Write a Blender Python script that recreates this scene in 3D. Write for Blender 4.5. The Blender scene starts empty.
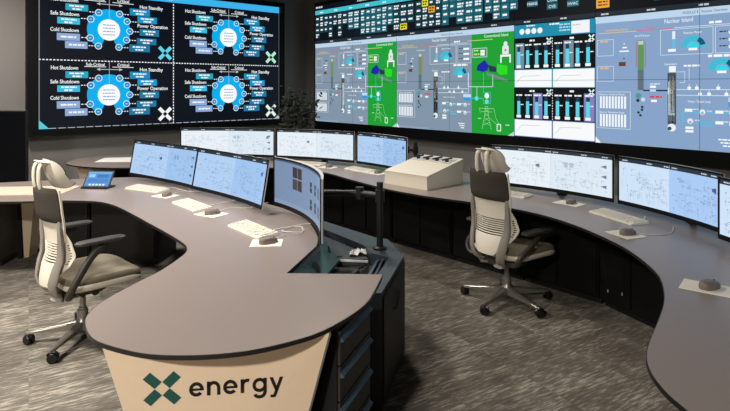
import bpy, bmesh, math, random
from mathutils import Vector, Matrix
from mathutils.geometry import tessellate_polygon

PI = math.pi
scene = bpy.context.scene
COL = scene.collection
rnd = random.Random(7)

# ------------------------------------------------------------------ camera
cam_d = bpy.data.cameras.new('camera')
cam = bpy.data.objects.new('camera', cam_d)
COL.objects.link(cam)
cam.location = (0, 0, 1.7)
cam.rotation_euler = (PI / 2, 0, 0)
cam_d.sensor_fit = 'HORIZONTAL'
cam_d.sensor_width = 36.0
cam_d.lens = 36.0 * 560.0 / 730.0
cam_d.shift_y = -(205.5 - 86.5) / 730.0
cam_d.clip_start = 0.05
scene.camera = cam

# ------------------------------------------------------------------ world, lamps, exposure
world = bpy.data.worlds.new('world')
scene.world = world
world.use_nodes = True
world.node_tree.nodes['Background'].inputs[0].default_value = (0.5, 0.55, 0.6, 1)
world.node_tree.nodes['Background'].inputs[1].default_value = 0.05
vs = scene.view_settings
vs.view_transform = 'Standard'
vs.look = 'None'
vs.exposure = 0.0
vs.gamma = 1.0
vs.use_curve_mapping = False

# the room's own frame: E1 runs along the left wall, E2 along the right wall
ANG = math.atan2(0.6614, 0.75)
E1 = Vector((math.cos(ANG), math.sin(ANG), 0))
E2 = Vector((-math.sin(ANG), math.cos(ANG), 0))
UP = Vector((0, 0, 1))
def room(p, q, z=0.0):
    return E1 * p + E2 * q + UP * z

CEIL = 3.55
# recessed ceiling downlights, out of view; the first added to brighten the logo panel: (x, y, watts, half angle of the beam)
LAMPS = [(-2.3, -2.4, 510, 170, 'behind the camera, added to brighten the logo panel'), (-3.2, 2.6, 150, 140, 'above the floor left of the logo panel'),
         (-4.2, 6.0, 88, 160, 'above the left wing of the left desk'), (-1.2, 4.2, 32, 130, 'above the left desk monitors'),
         (-0.3, 5.6, 45, 160, 'above the far desk beside the cream switch box')]
for i, (x, y, w, a, lab) in enumerate(LAMPS):
    ld = bpy.data.lights.new('downlight', 'AREA')
    ld.shape = 'DISK'
    ld.size = 0.45
    ld.energy = w
    ld.color = (1.0, 0.945, 0.88)
    ld.spread = math.radians(a)
    lo = bpy.data.objects.new('downlight', ld)
    COL.objects.link(lo)
    lo.location = (x, y, CEIL - 0.03)

# ------------------------------------------------------------------ helpers
def lin(c):
    return tuple((v / 12.92 if v <= 0.04045 else ((v + 0.055) / 1.055) ** 2.4) for v in c)
def rgb(r, g, b):
    return lin((r / 255.0, g / 255.0, b / 255.0))

MATS = {}
def mat(name, col, rough=0.5, metal=0.0, vary=0.06, scale=40.0, bump=0.0, spec=0.5, coat=0.0):
    """procedural principled material with fine noise in colour and relief"""
    if name in MATS:
        return MATS[name]
    m = bpy.data.materials.new(name)
    m.use_nodes = True
    nt = m.node_tree
    b = nt.nodes['Principled BSDF']
    b.inputs['Roughness'].default_value = rough
    b.inputs['Metallic'].default_value = metal
    b.inputs['Specular IOR Level'].default_value = spec
    b.inputs['Coat Weight'].default_value = coat
    tc = nt.nodes.new('ShaderNodeTexCoord')
    nz = nt.nodes.new('ShaderNodeTexNoise')
    nz.inputs['Scale'].default_value = scale
    nz.inputs['Detail'].default_value = 4
    nt.links.new(tc.outputs['Object'], nz.inputs['Vector'])
    mx = nt.nodes.new('ShaderNodeMix')
    mx.data_type = 'RGBA'
    mx.inputs[6].default_value = tuple(c * (1 - vary) for c in col) + (1,)
    mx.inputs[7].default_value = tuple(min(1, c * (1 + vary)) for c in col) + (1,)
    nt.links.new(nz.outputs['Fac'], mx.inputs[0])
    nt.links.new(mx.outputs[2], b.inputs['Base Color'])
    if bump > 0:
        bp = nt.nodes.new('ShaderNodeBump')
        bp.inputs['Strength'].default_value = bump
        bp.inputs['Distance'].default_value = 0.002
        nt.links.new(nz.outputs['Fac'], bp.inputs['Height'])
        nt.links.new(bp.outputs['Normal'], b.inputs['Normal'])
    MATS[name] = m
    return m

def screen_material(name, strength=1.0, rough=0.3):
    m = bpy.data.materials.new(name)
    m.use_nodes = True
    nt = m.node_tree
    b = nt.nodes['Principled BSDF']
    b.inputs['Base Color'].default_value = (0.006, 0.007, 0.008, 1)
    b.inputs['Roughness'].default_value = rough
    b.inputs['Specular IOR Level'].default_value = 0.25
    a = nt.nodes.new('ShaderNodeVertexColor')
    a.layer_name = 'Col'
    nt.links.new(a.outputs['Color'], b.inputs['Emission Color'])
    b.inputs['Emission Strength'].default_value = strength
    return m

def carpet_material():
    m = bpy.data.materials.new('streaked_carpet')
    m.use_nodes = True
    nt = m.node_tree
    N = nt.nodes.new
    b = nt.nodes['Principled BSDF']
    b.inputs['Roughness'].default_value = 0.95
    b.inputs['Specular IOR Level'].default_value = 0.1
    tc = N('ShaderNodeTexCoord')
    oi = N('ShaderNodeObjectInfo')
    off = N('ShaderNodeVectorMath'); off.operation = 'SCALE'
    off.inputs[0].default_value = (37.0, 53.0, 11.0)
    nt.links.new(oi.outputs['Random'], off.inputs['Scale'])
    add = N('ShaderNodeVectorMath'); add.operation = 'ADD'
    nt.links.new(tc.outputs['Object'], add.inputs[0])
    nt.links.new(off.outputs[0], add.inputs[1])
    mp = N('ShaderNodeMapping')
    mp.inputs['Scale'].default_value = (6.5, 42.0, 1.0)
    nt.links.new(add.outputs[0], mp.inputs['Vector'])
    n1 = N('ShaderNodeTexNoise'); n1.inputs['Scale'].default_value = 1.6; n1.inputs['Detail'].default_value = 6
    n1.inputs['Roughness'].default_value = 0.62
    nt.links.new(mp.outputs[0], n1.inputs['Vector'])
    mp2 = N('ShaderNodeMapping'); mp2.inputs['Scale'].default_value = (3.0, 6.0, 1.0)
    nt.links.new(add.outputs[0], mp2.inputs['Vector'])
    n2 = N('ShaderNodeTexNoise'); n2.inputs['Scale'].default_value = 1.2; n2.inputs['Detail'].default_value = 2
    nt.links.new(mp2.outputs[0], n2.inputs['Vector'])
    n3 = N('ShaderNodeTexNoise'); n3.inputs['Scale'].default_value = 260.0; n3.inputs['Detail'].default_value = 2
    nt.links.new(add.outputs[0], n3.inputs['Vector'])
    s1 = N('ShaderNodeMath'); s1.operation = 'MULTIPLY_ADD'; s1.inputs[1].default_value = 0.40
    nt.links.new(n2.outputs['Fac'], s1.inputs[0]); nt.links.new(n1.outputs['Fac'], s1.inputs[2])
    s2 = N('ShaderNodeMath'); s2.operation = 'MULTIPLY_ADD'; s2.inputs[1].default_value = 0.16
    nt.links.new(n3.outputs['Fac'], s2.inputs[0]); nt.links.new(s1.outputs[0], s2.inputs[2])
    s3 = N('ShaderNodeMath'); s3.operation = 'MULTIPLY_ADD'; s3.inputs[1].default_value = 0.06
    nt.links.new(oi.outputs['Random'], s3.inputs[0]); nt.links.new(s2.outputs[0], s3.inputs[2])
    cr = N('ShaderNodeValToRGB')
    e = cr.color_ramp.elements
    e[0].position = 0.64; e[0].color = rgb(88, 83, 75) + (1,)
    e[1].position = 1.02; e[1].color = rgb(164, 156, 142) + (1,)
    k = cr.color_ramp.elements.new(0.84); k.color = rgb(110, 104, 95) + (1,)
    nt.links.new(s3.outputs[0], cr.inputs[0])
    nt.links.new(cr.outputs[0], b.inputs['Base Color'])
    bp = N('ShaderNodeBump'); bp.inputs['Strength'].default_value = 0.35; bp.inputs['Distance'].default_value = 0.003
    nt.links.new(n3.outputs['Fac'], bp.inputs['Height'])
    nt.links.new(bp.outputs[0], b.inputs['Normal'])
    return m

M_CARPET = carpet_material()
M_WALL = mat('grey_wall_paint', rgb(138, 134, 130), 0.85, vary=0.03, scale=90, bump=0.05)
M_CEIL = mat('ceiling_white', rgb(120, 118, 115), 0.9, vary=0.03)
M_TOP = mat('taupe_laminate', rgb(139, 125, 117), 0.34, vary=0.05, scale=260, spec=0.5)
M_EDGE = mat('black_edge_band', rgb(22, 21, 21), 0.45)
M_BLACK = mat('black_metal', rgb(17, 18, 19), 0.5)
M_BLACKP = mat('black_panel_paint', rgb(19, 18, 18), 0.55, vary=0.08)
M_DRAWER = mat('drawer_front_paint', rgb(44, 41, 38), 0.5)
M_VOID = mat('matte_black_with_shade', rgb(9, 9, 9), 0.8, spec=0.2)  # right desk cabinets: the shade under the worktop is put into this black
M_BEZEL = mat('black_bezel', rgb(7, 7, 8), 0.6, spec=0.25)
M_SLATE = mat('slate_blue_metal', rgb(70, 90, 108), 0.4, 0.3)
M_TEAL = mat('teal_grey_panel', rgb(84, 118, 122), 0.45)
M_GRAPH = mat('graphite_panel', rgb(54, 62, 68), 0.45)
M_BEIGE = mat('beige_laminate', rgb(234, 210, 180), 0.5, vary=0.02, scale=30)
M_BROWNP = mat('brown_grey_panel', rgb(84, 78, 73), 0.6)
M_LOGO = mat('logo_green', rgb(24, 82, 76), 0.5)
M_INK = mat('logo_black', rgb(16, 17, 18), 0.5)
M_SILVER = mat('silver_plastic', rgb(205, 203, 198), 0.4)
M_KEY = mat('ivory_plastic', rgb(232, 227, 210), 0.5)
M_KEYD = mat('darker_ivory', rgb(214, 208, 192), 0.6)  # slightly darker ivory for keys and edge strips
M_MOUSE = mat('taupe_mouse_plastic', rgb(116, 104, 94), 0.45)
M_PAD = mat('cream_mouse_pad', rgb(234, 229, 210), 0.7)
M_PAPER = mat('white_paper', rgb(238, 236, 230), 0.8)
M_CABLE = mat('cable_white', rgb(215, 210, 200), 0.5)
M_BOX = mat('cream_enamel', rgb(222, 214, 196), 0.45, vary=0.02)
M_MAT = mat('cream_desk_mat', rgb(200, 184, 162), 0.6, vary=0.03)
M_CREAM = mat('cream_chair_plastic', rgb(224, 216, 198), 0.45)
M_TAUPE = mat('taupe_chair_plastic', rgb(142, 135, 125), 0.45)
M_ALU = mat('base_metal', rgb(156, 150, 142), 0.35, 0.75)
M_FAB = mat('dark_fabric', rgb(68, 63, 56), 0.95, vary=0.35, scale=420, bump=0.4, spec=0.15)
M_SEAT = mat('olive_grey_fabric', rgb(116, 108, 93), 0.95, vary=0.25, scale=420, bump=0.4, spec=0.15)
M_DARKP = mat('dark_brown_plastic', rgb(58, 53, 48), 0.45)
M_RUB = mat('caster_black', rgb(16, 16, 16), 0.35)
M_LEAF = mat('leaf_dark', rgb(88, 90, 80), 0.55, vary=0.4, scale=8)
M_STEM = mat('bark', rgb(60, 50, 40), 0.8)
M_POT = mat('pot_grey', rgb(60, 60, 60), 0.6)
M_GLOSS = mat('gloss_black', rgb(6, 9, 14), 0.22, spec=0.35)
M_SCR = screen_material('screen_pixels', 1.0, 0.3)
M_SCRW = screen_material('video_wall_pixels', 1.0, 0.4)

def tag(o, label=None, cat=None, group=None, kind=None):
    if label: o['label'] = label
    if cat: o['category'] = cat
    if group: o['group'] = group
    if kind: o['kind'] = kind
    return o
def thing(name, label, cat, loc=(0, 0, 0), rz=0.0, group=None, rx=0.0):
    o = bpy.data.objects.new(name, None)
    o.empty_display_size = 0.1
    COL.objects.link(o)
    o.location = loc
    o.rotation_euler = (rx, 0, rz)
    return tag(o, label, cat, group)

class MB:
    def __init__(s):
        s.v = []; s.f = []
    def add(s, vs_, fs):
        n = len(s.v)
        s.v += [tuple(v) for v in vs_]
        s.f += [tuple(i + n for i in f) for f in fs]
        return s
    def box(s, c, size, M=None, bevel=0.0):
        hx, hy, hz = [d / 2 for d in size]
        c = Vector(c)
        if bevel > 0:
            b = min(bevel, hx * .9, hy * .9, hz * .9)
            rings = []
            for z, i in ((-hz, b), (-hz + b, 0), (hz - b, 0), (hz, b)):
                x, y = hx - i, hy - i
                rings.append([(-x + b, -y, z), (x - b, -y, z), (x, -y + b, z), (x, y - b, z), (x - b, y, z), (-x + b, y, z), (-x, y - b, z), (-x, -y + b, z)])
            vv = [Vector(p) for r in rings for p in r]
            ff = [tuple(range(7, -1, -1)), tuple(range(24, 32))]
            for r in range(3):
                for k in range(8):
                    a, d = r * 8 + k, r * 8 + (k + 1) % 8
                    ff.append((a, d, d + 8, a + 8))
        else:
            vv = [Vector((x, y, z)) for z in (-hz, hz) for x, y in ((-hx, -hy), (hx, -hy), (hx, hy), (-hx, hy))]
            ff = [(3, 2, 1, 0), (4, 5, 6, 7), (0, 1, 5, 4), (1, 2, 6, 5), (2, 3, 7, 6), (3, 0, 4, 7)]
        if M: vv = [M @ v for v in vv]
        return s.add([v + c for v in vv], ff)
    def prism(s, poly, z0, z1, top=True, bottom=True, side=True):
        n = len(poly)
        area = sum(poly[i][0] * poly[(i + 1) % n][1] - poly[(i + 1) % n][0] * poly[i][1] for i in range(n))
        if area < 0: poly = poly[::-1]
        base = len(s.v)
        s.v += [(p[0], p[1], z0) for p in poly] + [(p[0], p[1], z1) for p in poly]
        tri = tessellate_polygon([[Vector((p[0], p[1], 0)) for p in poly]])
        for t in tri:
            a, b, c = t
            cr = (poly[b][0] - poly[a][0]) * (poly[c][1] - poly[a][1]) - (poly[b][1] - poly[a][1]) * (poly[c][0] - poly[a][0])
            if cr < 0: a, c = c, a
            if top: s.f.append((base + n + a, base + n + b, base + n + c))
            if bottom: s.f.append((base + c, base + b, base + a))
        if side:
            for i in range(n):
                j = (i + 1) % n
                s.f.append((base + i, base + j, base + n + j, base + n + i))
        return s
    def hexa(s, b4, t4):
        return s.add(list(b4) + list(t4), [(3, 2, 1, 0), (4, 5, 6, 7), (0, 1, 5, 4), (1, 2, 6, 5), (2, 3, 7, 6), (3, 0, 4, 7)])
    def tube(s, path, r, n=8, cap=True, flat=1.0):
        path = [Vector(p) for p in path]
        rr = r if isinstance(r, (list, tuple)) else [r] * len(path)
        base = len(s.v)
        prev = None
        for i, p in enumerate(path):
            t = (path[min(i + 1, len(path) - 1)] - path[max(i - 1, 0)]).normalized()
            if prev is None:
                a = t.cross(UP)
                if a.length < 1e-3: a = Vector((1, 0, 0))
            else:
                a = prev - t * prev.dot(t)
            a.normalize(); prev = a
            b = t.cross(a)
            for k in range(n):
                an = 2 * PI * k / n
                s.v.append(tuple(p + a * math.cos(an) * rr[i] + b * math.sin(an) * rr[i] * flat))
        for i in range(len(path) - 1):
            for k in range(n):
                k2 = (k + 1) % n
                s.f.append((base + i * n + k, base + i * n + k2, base + (i + 1) * n + k2, base + (i + 1) * n + k))
        if cap:
            s.f.append(tuple(base + k for k in range(n - 1, -1, -1)))
            s.f.append(tuple(base + (len(path) - 1) * n + k for k in range(n)))
        return s
    def lathe(s, prof, n=20, c=(0, 0, 0), M=None):
        base = len(s.v); c = Vector(c)
        for r, z in prof:
            for k in range(n):
                a = 2 * PI * k / n
                v = Vector((r * math.cos(a), r * math.sin(a), z))
                if M: v = M @ v
                s.v.append(tuple(v + c))
        for i in range(len(prof) - 1):
            for k in range(n):
                k2 = (k + 1) % n
                s.f.append((base + i * n + k, base + i * n + k2, base + (i + 1) * n + k2, base + (i + 1) * n + k))
        s.f.append(tuple(base + k for k in range(n - 1, -1, -1)))
        s.f.append(tuple(base + (len(prof) - 1) * n + k for k in range(n)))
        return s
    def rings(s, rings_):
        """closed loops of equal length, capped at both ends"""
        n = len(rings_[0]); base = len(s.v)
        for r in rings_: s.v += [tuple(p) for p in r]
        for i in range(len(rings_) - 1):
            for k in range(n):
                k2 = (k + 1) % n
                s.f.append((base + i * n + k, base + i * n + k2, base + (i + 1) * n + k2, base + (i + 1) * n + k))
        s.f.append(tuple(base + k for k in range(n - 1, -1, -1)))
        s.f.append(tuple(base + (len(rings_) - 1) * n + k for k in range(n)))
        return s
    def shell(s, fn, us, vs_, thick, skip=None):
        """a curved plate: fn(u,v) gives the front surface, thickness along the local normal"""
        nu, nv = len(us), len(vs_)
        P = [[Vector(fn(u, v)) for v in vs_] for u in us]
        Nn = [[None] * nv for _ in range(nu)]
        for i in range(nu):
            for j in range(nv):
                du = P[min(i + 1, nu - 1)][j] - P[max(i - 1, 0)][j]
                dv = P[i][min(j + 1, nv - 1)] - P[i][max(j - 1, 0)]
                nn = du.cross(dv)
                Nn[i][j] = nn.normalized() if nn.length > 1e-9 else Vector((0, -1, 0))
        base = len(s.v)
        idx = lambda i, j, k: base + (i * nv + j) * 2 + k
        for i in range(nu):
            for j in range(nv):
                t = thick(us[i], vs_[j]) if callable(thick) else thick
                s.v.append(tuple(P[i][j])); s.v.append(tuple(P[i][j] - Nn[i][j] * t))
        on = lambda i, j: 0 <= i < nu - 1 and 0 <= j < nv - 1 and not (skip and skip(i, j))
        for i in range(nu - 1):
            for j in range(nv - 1):
                if not on(i, j): continue
                s.f.append((idx(i, j, 0), idx(i + 1, j, 0), idx(i + 1, j + 1, 0), idx(i, j + 1, 0)))
                s.f.append((idx(i, j, 1), idx(i, j + 1, 1), idx(i + 1, j + 1, 1), idx(i + 1, j, 1)))
                if not on(i, j - 1): s.f.append((idx(i, j, 0), idx(i, j, 1), idx(i + 1, j, 1), idx(i + 1, j, 0)))
                if not on(i, j + 1): s.f.append((idx(i, j + 1, 0), idx(i + 1, j + 1, 0), idx(i + 1, j + 1, 1), idx(i, j + 1, 1)))
                if not on(i - 1, j): s.f.append((idx(i, j, 0), idx(i, j + 1, 0), idx(i, j + 1, 1), idx(i, j, 1)))
                if not on(i + 1, j): s.f.append((idx(i + 1, j, 0), idx(i + 1, j, 1), idx(i + 1, j + 1, 1), idx(i + 1, j + 1, 0)))
        return s
    def mesh(s, name, m, smooth=False):
        me = bpy.data.meshes.new(name)
        me.from_pydata(s.v, [], s.f)
        me.materials.append(m)
        bm = bmesh.new(); bm.from_mesh(me)
        bmesh.ops.recalc_face_normals(bm, faces=bm.faces)
        bm.to_mesh(me); bm.free()
        if smooth:
            me.polygons.foreach_set('use_smooth', [True] * len(me.polygons))
            me.set_sharp_from_angle(angle=math.radians(42))
        me.update()
        return me
    def build(s, name, m, parent=None, smooth=False, world=False):
        if world and parent is not None:
            s.v = [tuple(Vector(v) - parent.location) for v in s.v]
        o = bpy.data.objects.new(name, s.mesh(name, m, smooth))
        COL.objects.link(o)
        o.parent = parent
        return o

def catmull(pts, sub=5, closed=False, corners=()):
    out = []
    n = len(pts)
    for i in range(n if closed else n - 1):
        p1, p2 = pts[i], pts[(i + 1) % n]
        p0 = pts[(i - 1) % n] if (closed or i > 0) else p1
        p3 = pts[(i + 2) % n] if (closed or i + 2 < n) else p2
        if i in corners: p0 = p1
        if (i + 1) % n in corners: p3 = p2
        for k in range(sub):
            t = k / sub
            out.append(tuple(0.5 * (2 * a1 + (a2 - a0) * t + (2 * a0 - 5 * a1 + 4 * a2 - a3) * t * t + (3 * a1 - a0 - 3 * a2 + a3) * t ** 3)
                             for a0, a1, a2, a3 in zip(p0, p1, p2, p3)))
    if not closed: out.append(tuple(pts[-1]))
    return out

# ------------------------------------------------------------------ flat print: canvas of coloured polygons
TXT = {}
def text_tris(body, bold=0.0):
    key = (body, bold)
    if key not in TXT:
        cu = bpy.data.curves.new('glyphs', 'FONT')
        cu.body = body; cu.size = 1.0; cu.resolution_u = 3; cu.offset = bold
        ob = bpy.data.objects.new('glyphs', cu)
        me = bpy.data.meshes.new_from_object(ob)
        me.calc_loop_triangles()
        vv = [(v.co.x, v.co.y) for v in me.vertices]
        tr = [[vv[i] for i in t.vertices] for t in me.loop_triangles]
        xs = [p[0] for p in vv]
        TXT[key] = (tr, min(xs), max(xs))
        bpy.data.objects.remove(ob); bpy.data.curves.remove(cu); bpy.data.meshes.remove(me)
    return TXT[key]

def clip(poly, ax, lo, hi):
    for sgn, lim in ((1, lo), (-1, hi)):
        out = []
        for i in range(len(poly)):
            a, b = poly[i], poly[(i + 1) % len(poly)]
            da, db = sgn * (a[ax] - lim), sgn * (b[ax] - lim)
            if da >= 0: out.append(a)
            if (da > 0 > db) or (da < 0 < db):
                t = da / (da - db)
                out.append((a[0] + (b[0] - a[0]) * t, a[1] + (b[1] - a[1]) * t))
        poly = out
        if len(poly) < 3: return []
    return poly

class Canvas:
    def __init__(s): s.p = []            # (layer, colour, polygon)
    def poly(s, pts, c, l=1): s.p.append((l, c, list(pts)))
    def rect(s, x0, y0, x1, y1, c, l=1): s.poly([(x0, y0), (x1, y0), (x1, y1), (x0, y1)], c, l)
    def line(s, a, b, w, c, l=2):
        dx, dy = b[0] - a[0], b[1] - a[1]; d = math.hypot(dx, dy) or 1
        nx, ny = -dy / d * w / 2, dx / d * w / 2
        s.poly([(a[0] + nx, a[1] + ny), (a[0] - nx, a[1] - ny), (b[0] - nx, b[1] - ny), (b[0] + nx, b[1] + ny)], c, l)
    def path(s, pts, w, c, l=2):
        for a, b in zip(pts, pts[1:]): s.line(a, b, w, c, l)
    def frame(s, x0, y0, x1, y1, w, c, l=2):
        s.path([(x0, y0), (x1, y0), (x1, y1), (x0, y1), (x0, y0)], w, c, l)
    def dash(s, a, b, w, c, step, duty=0.55, l=2):
        d = math.hypot(b[0] - a[0], b[1] - a[1]); n = max(1, int(d / step))
        for i in range(n):
            t0, t1 = i / n, (i + duty) / n
            s.line((a[0] + (b[0] - a[0]) * t0, a[1] + (b[1] - a[1]) * t0), (a[0] + (b[0] - a[0]) * t1, a[1] + (b[1] - a[1]) * t1), w, c, l)
    def disc(s, x, y, r, c, l=2, n=20): s.poly([(x + r * math.cos(2 * PI * k / n), y + r * math.sin(2 * PI * k / n)) for k in range(n)], c, l)
    def arc(s, x, y, r0, r1, a0, a1, c, l=2, n=28):
        for k in range(n):
            t0, t1 = a0 + (a1 - a0) * k / n, a0 + (a1 - a0) * (k + 1) / n
            s.poly([(x + r * math.cos(t), y + r * math.sin(t)) for r, t in ((r0, t0), (r1, t0), (r1, t1), (r0, t1))], c, l)
    def text(s, x, y, body, size, c, l=3, width=None, bold=0.0, center=False):
        tr, x0, x1 = text_tris(body, bold)
        sx = width / (x1 - x0) if width else size
        ox = x - (x1 + x0) / 2 * sx if center else x - x0 * sx
        for t in tr: s.poly([(ox + p[0] * sx, y + p[1] * size) for p in t], c, l)
    def bars(s, x, y, w, h, c, l=3, r=rnd):
        """unreadable lettering: a row of small word blocks"""
        e = x + w
        while x < e - h * 0.5:
            k = min(e - x, h * r.uniform(1.2, 3.2))
            s.rect(x, y, x + k, y + h, c, l)
            x += k + h * 0.45
    def mesh(s, name, m, place, cells_u, cells_v, gap=0.0, step=0.0004):
        verts, faces, cols = [], [], []
        for l, c, poly in s.p:
            us = [p[0] for p in poly]; vv = [p[1] for p in poly]
            for cu in cells_u:
                if max(us) < cu[0] or min(us) > cu[1]: continue
                pu = clip(poly, 0, cu[0] + gap, cu[1] - gap)
                if not pu: continue
                for cv in cells_v:
                    if max(vv) < cv[0] or min(vv) > cv[1]: continue
                    q = clip(pu, 1, cv[0] + gap, cv[1] - gap)
                    if not q: continue
                    n = len(verts)
                    verts += [place(x, y, l * step) for x, y in q]
                    faces.append(tuple(range(n, n + len(q))))
                    cols += [c] * len(q)
        me = bpy.data.meshes.new(name)
        me.from_pydata(verts, [], faces)
        ca = me.color_attributes.new('Col', 'FLOAT_COLOR', 'CORNER')
        ca.data.foreach_set('color', [x for c in cols for x in (c[0], c[1], c[2], 1.0)])
        me.materials.append(m)
        me.update()
        return me

W_ = rgb(245, 248, 250)

# ------------------------------------------------------------------ the room
def slab(name, pts4, n, t, m):
    """a wall as a thick slab: inner face pts4, thickness t along n"""
    b = MB(); n = Vector(n) * t
    b.hexa([Vector(p) for p in pts4], [Vector(p) + n for p in pts4])
    o = b.build(name, m)
    return tag(o, kind='structure')

PR, QL = 6.331, 8.886            # inner faces of the right and left wall in the room frame
PN, QN = -6.5, -4.5
slab('wall_right', [room(PR, QN - .1, 0), room(PR, QL, 0), room(PR, QL, CEIL), room(PR, QN - .1, CEIL)], E1, .12, M_WALL)
slab('wall_left', [room(PN, QL, 0), room(PR + .12, QL, 0), room(PR + .12, QL, CEIL), room(PN, QL, CEIL)], E2, .12, M_WALL)
slab('wall_back', [room(PN, QN, 0), room(PR, QN, 0), room(PR, QN, CEIL), room(PN, QN, CEIL)], -E2, .12, M_WALL)
slab('wall_near', [room(PN, QN, 0), room(PN, QL, 0), room(PN, QL, CEIL), room(PN, QN, CEIL)], -E1, .12, M_WALL)
slab('ceiling', [room(PN, QN, CEIL), room(PR, QN, CEIL), room(PR, QL, CEIL), room(PN, QL, CEIL)], UP, .12, M_CEIL)
floor = slab('floor', [room(PN, QN, -.003), room(PR, QN, -.003), room(PR, QL, -.003), room(PN, QL, -.003)], -UP, .12, M_CARPET)
floor['label'] = 'grey streaked carpet tile floor'

# carpet tiles, each a piece of the floor, laid a little askew of the walls
TANG = math.radians(31)
T1, T2 = Vector((math.cos(TANG), math.sin(TANG), 0)), Vector((-math.sin(TANG), math.cos(TANG), 0))
tb = MB()
tb.box((0, 0, -.0016), (.4995, .4995, .0032))
tile_me = tb.mesh('carpet_tile', M_CARPET)
def project(v):
    return 365 + 560 * v[0] / v[1], 86.5 + 560 * (1.7 - v[2]) / v[1]
nt_ = 0
for ip in range(-12, 14):
    for iq in range(-2, 18):
        c = T1 * (ip * .5 + .25) + T2 * (iq * .5 + .25 + (.25 if ip % 2 else 0))
        if c.y < 1.3: continue
        px, py = project(c)
        if not (-70 < px < 790 and 212 < py < 470): continue
        o = bpy.data.objects.new('carpet_tile', tile_me)
        COL.objects.link(o)
        o.parent = floor
        o.location = c
        o.rotation_euler = (0, 0, TANG)
        nt_ += 1
print('carpet tiles', nt_)

# ------------------------------------------------------------------ left video wall
LW0 = room(1.730, 8.766, 1.11)
LWW, LWH = 3.895, 1.93
def lw_place(u, v, d=0.0):
    return tuple(E1 * u - E2 * d + UP * v)
def lw_box(b, u0, v0, u1, v1, d0, d1):
    pts = lambda d: [Vector(lw_place(u, v, d)) for u, v in ((u0, v0), (u1, v0), (u1, v1), (u0, v1))]
    return b.hexa(pts(d0), pts(d1))

def x_mark(cv, x, y, r, c, l=3):
    """four slanted bars round an open middle"""
    for k in range(4):
        a = PI / 4 + k * PI / 2
        ux, uy = math.cos(a), math.sin(a)
        i, o_, w = r * .22, r * 1.12, r * .235
        cv.poly([(x + ux * t - uy * q, y + uy * t + ux * q) for t, q in ((i, -w), (o_, -w), (o_, w), (i, w))], c, l)

def quadrant(cv, ox, oy, xc):
    CY, TL, BL = rgb(0, 174, 239), rgb(40, 165, 190), rgb(25, 120, 160)
    X, Y = ox + .924, oy + .466
    g = math.radians(24)
    cv.arc(X, Y, .10, .305, -PI / 2 + g, 1.5 * PI - g, CY, 1, 44)
    cv.disc(X, Y, .158, rgb(252, 253, 255), 2, 32)
    for k in range(4):
        cv.bars(X - .085, Y + .065 - k * .048, .17, .014, rgb(110, 150, 200), 3, random.Random(k))
    circ = [(.781, .713), (.671, .608), (.662, .333), (.775, .22), (1.075, .716), (1.185, .612), (1.224, .464), (1.176, .329), (1.065, .214)]
    links = [.636, .526, .526, .627, 1.224, 1.34, 1.373, 1.33, 1.217]
    for (u, v), lx in zip(circ, links):
        cv.dash((ox + u, oy + v), (ox + lx, oy + v), .012, W_, .035, .6, 2)
        cv.disc(ox + u, oy + v, .050, W_, 3, 18)
        cv.disc(ox + u, oy + v, .041, rgb(30, 140, 200), 4, 16)
        cv.rect(ox + u - .016, oy + v - .006, ox + u + .016, oy + v + .006, rgb(190, 225, 242), 5)
    CC, PW = rgb(50, 190, 222), rgb(140, 170, 215)
    boxes = [(.337, .807, .636, .712, TL), (.232, .607, .526, .514, CC), (.226, .382, .526, .279, PW), (.331, .272, .627, .171, PW),
             (1.224, .816, 1.529, .71, rgb(20, 140, 190)), (1.34, .702, 1.637, .602, rgb(20, 150, 205)),
             (1.373, .512, 1.672, .408, BL), (1.33, .369, 1.63, .273, BL), (1.217, .266, 1.529, .157, BL)]
    for k, (a, b, c, d, col) in enumerate(boxes):
        cv.rect(ox + a, oy + d, ox + c, oy + b, col, 2)
        q = random.Random(k)
        if k not in (2, 3):
            cv.bars(ox + a + .05, oy + (b + d) / 2 + .008, .2, .022, W_, 3, q)
            cv.bars(ox + a + .09, oy + (b + d) / 2 - .034, .12, .022, W_, 3, q)
        else:
            cv.bars(ox + a + .05, oy + (b + d) / 2 - .012, .2, .024, W_, 3, q)
    for u, v, t, w in ((.152, .832, 'Hot Shutdown', .35), (.145, .635, 'Safe Shutdown', .37), (.145, .405, 'Cold Shutdown', .365),
                       (.607, .893, 'Sub-Critical', .255), (1.043, .893, 'Critical', .17), (1.375, .826, 'Hot Standby', .36), (1.34, .536, 'Power Operation', .47)):
        cv.text(ox + u, oy + v, t, .062 if 'rit' in t else .075, W_, 3, width=w, bold=.014)
    cv.rect(ox + .584, oy + .876, ox + .883, oy + .884, W_)
    cv.rect(ox + .972, oy + .876, ox + 1.282, oy + .884, W_)
    cv.rect(ox + .77, oy + .838, ox + 1.10, oy + .848, rgb(190, 195, 200))
    for sx, x in ((-1, .75), (1, 1.12)):
        cv.poly([(ox + x, oy + .843), (ox + x - sx * .05, oy + .865), (ox + x - sx * .05, oy + .821)][::sx], rgb(190, 195, 200))
    cv.rect(ox + .924, oy + .63, ox + .932, oy + .955, rgb(170, 175, 180), 3)
    x_mark(cv, ox + 1.769, oy + .155, .118, xc)

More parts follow.
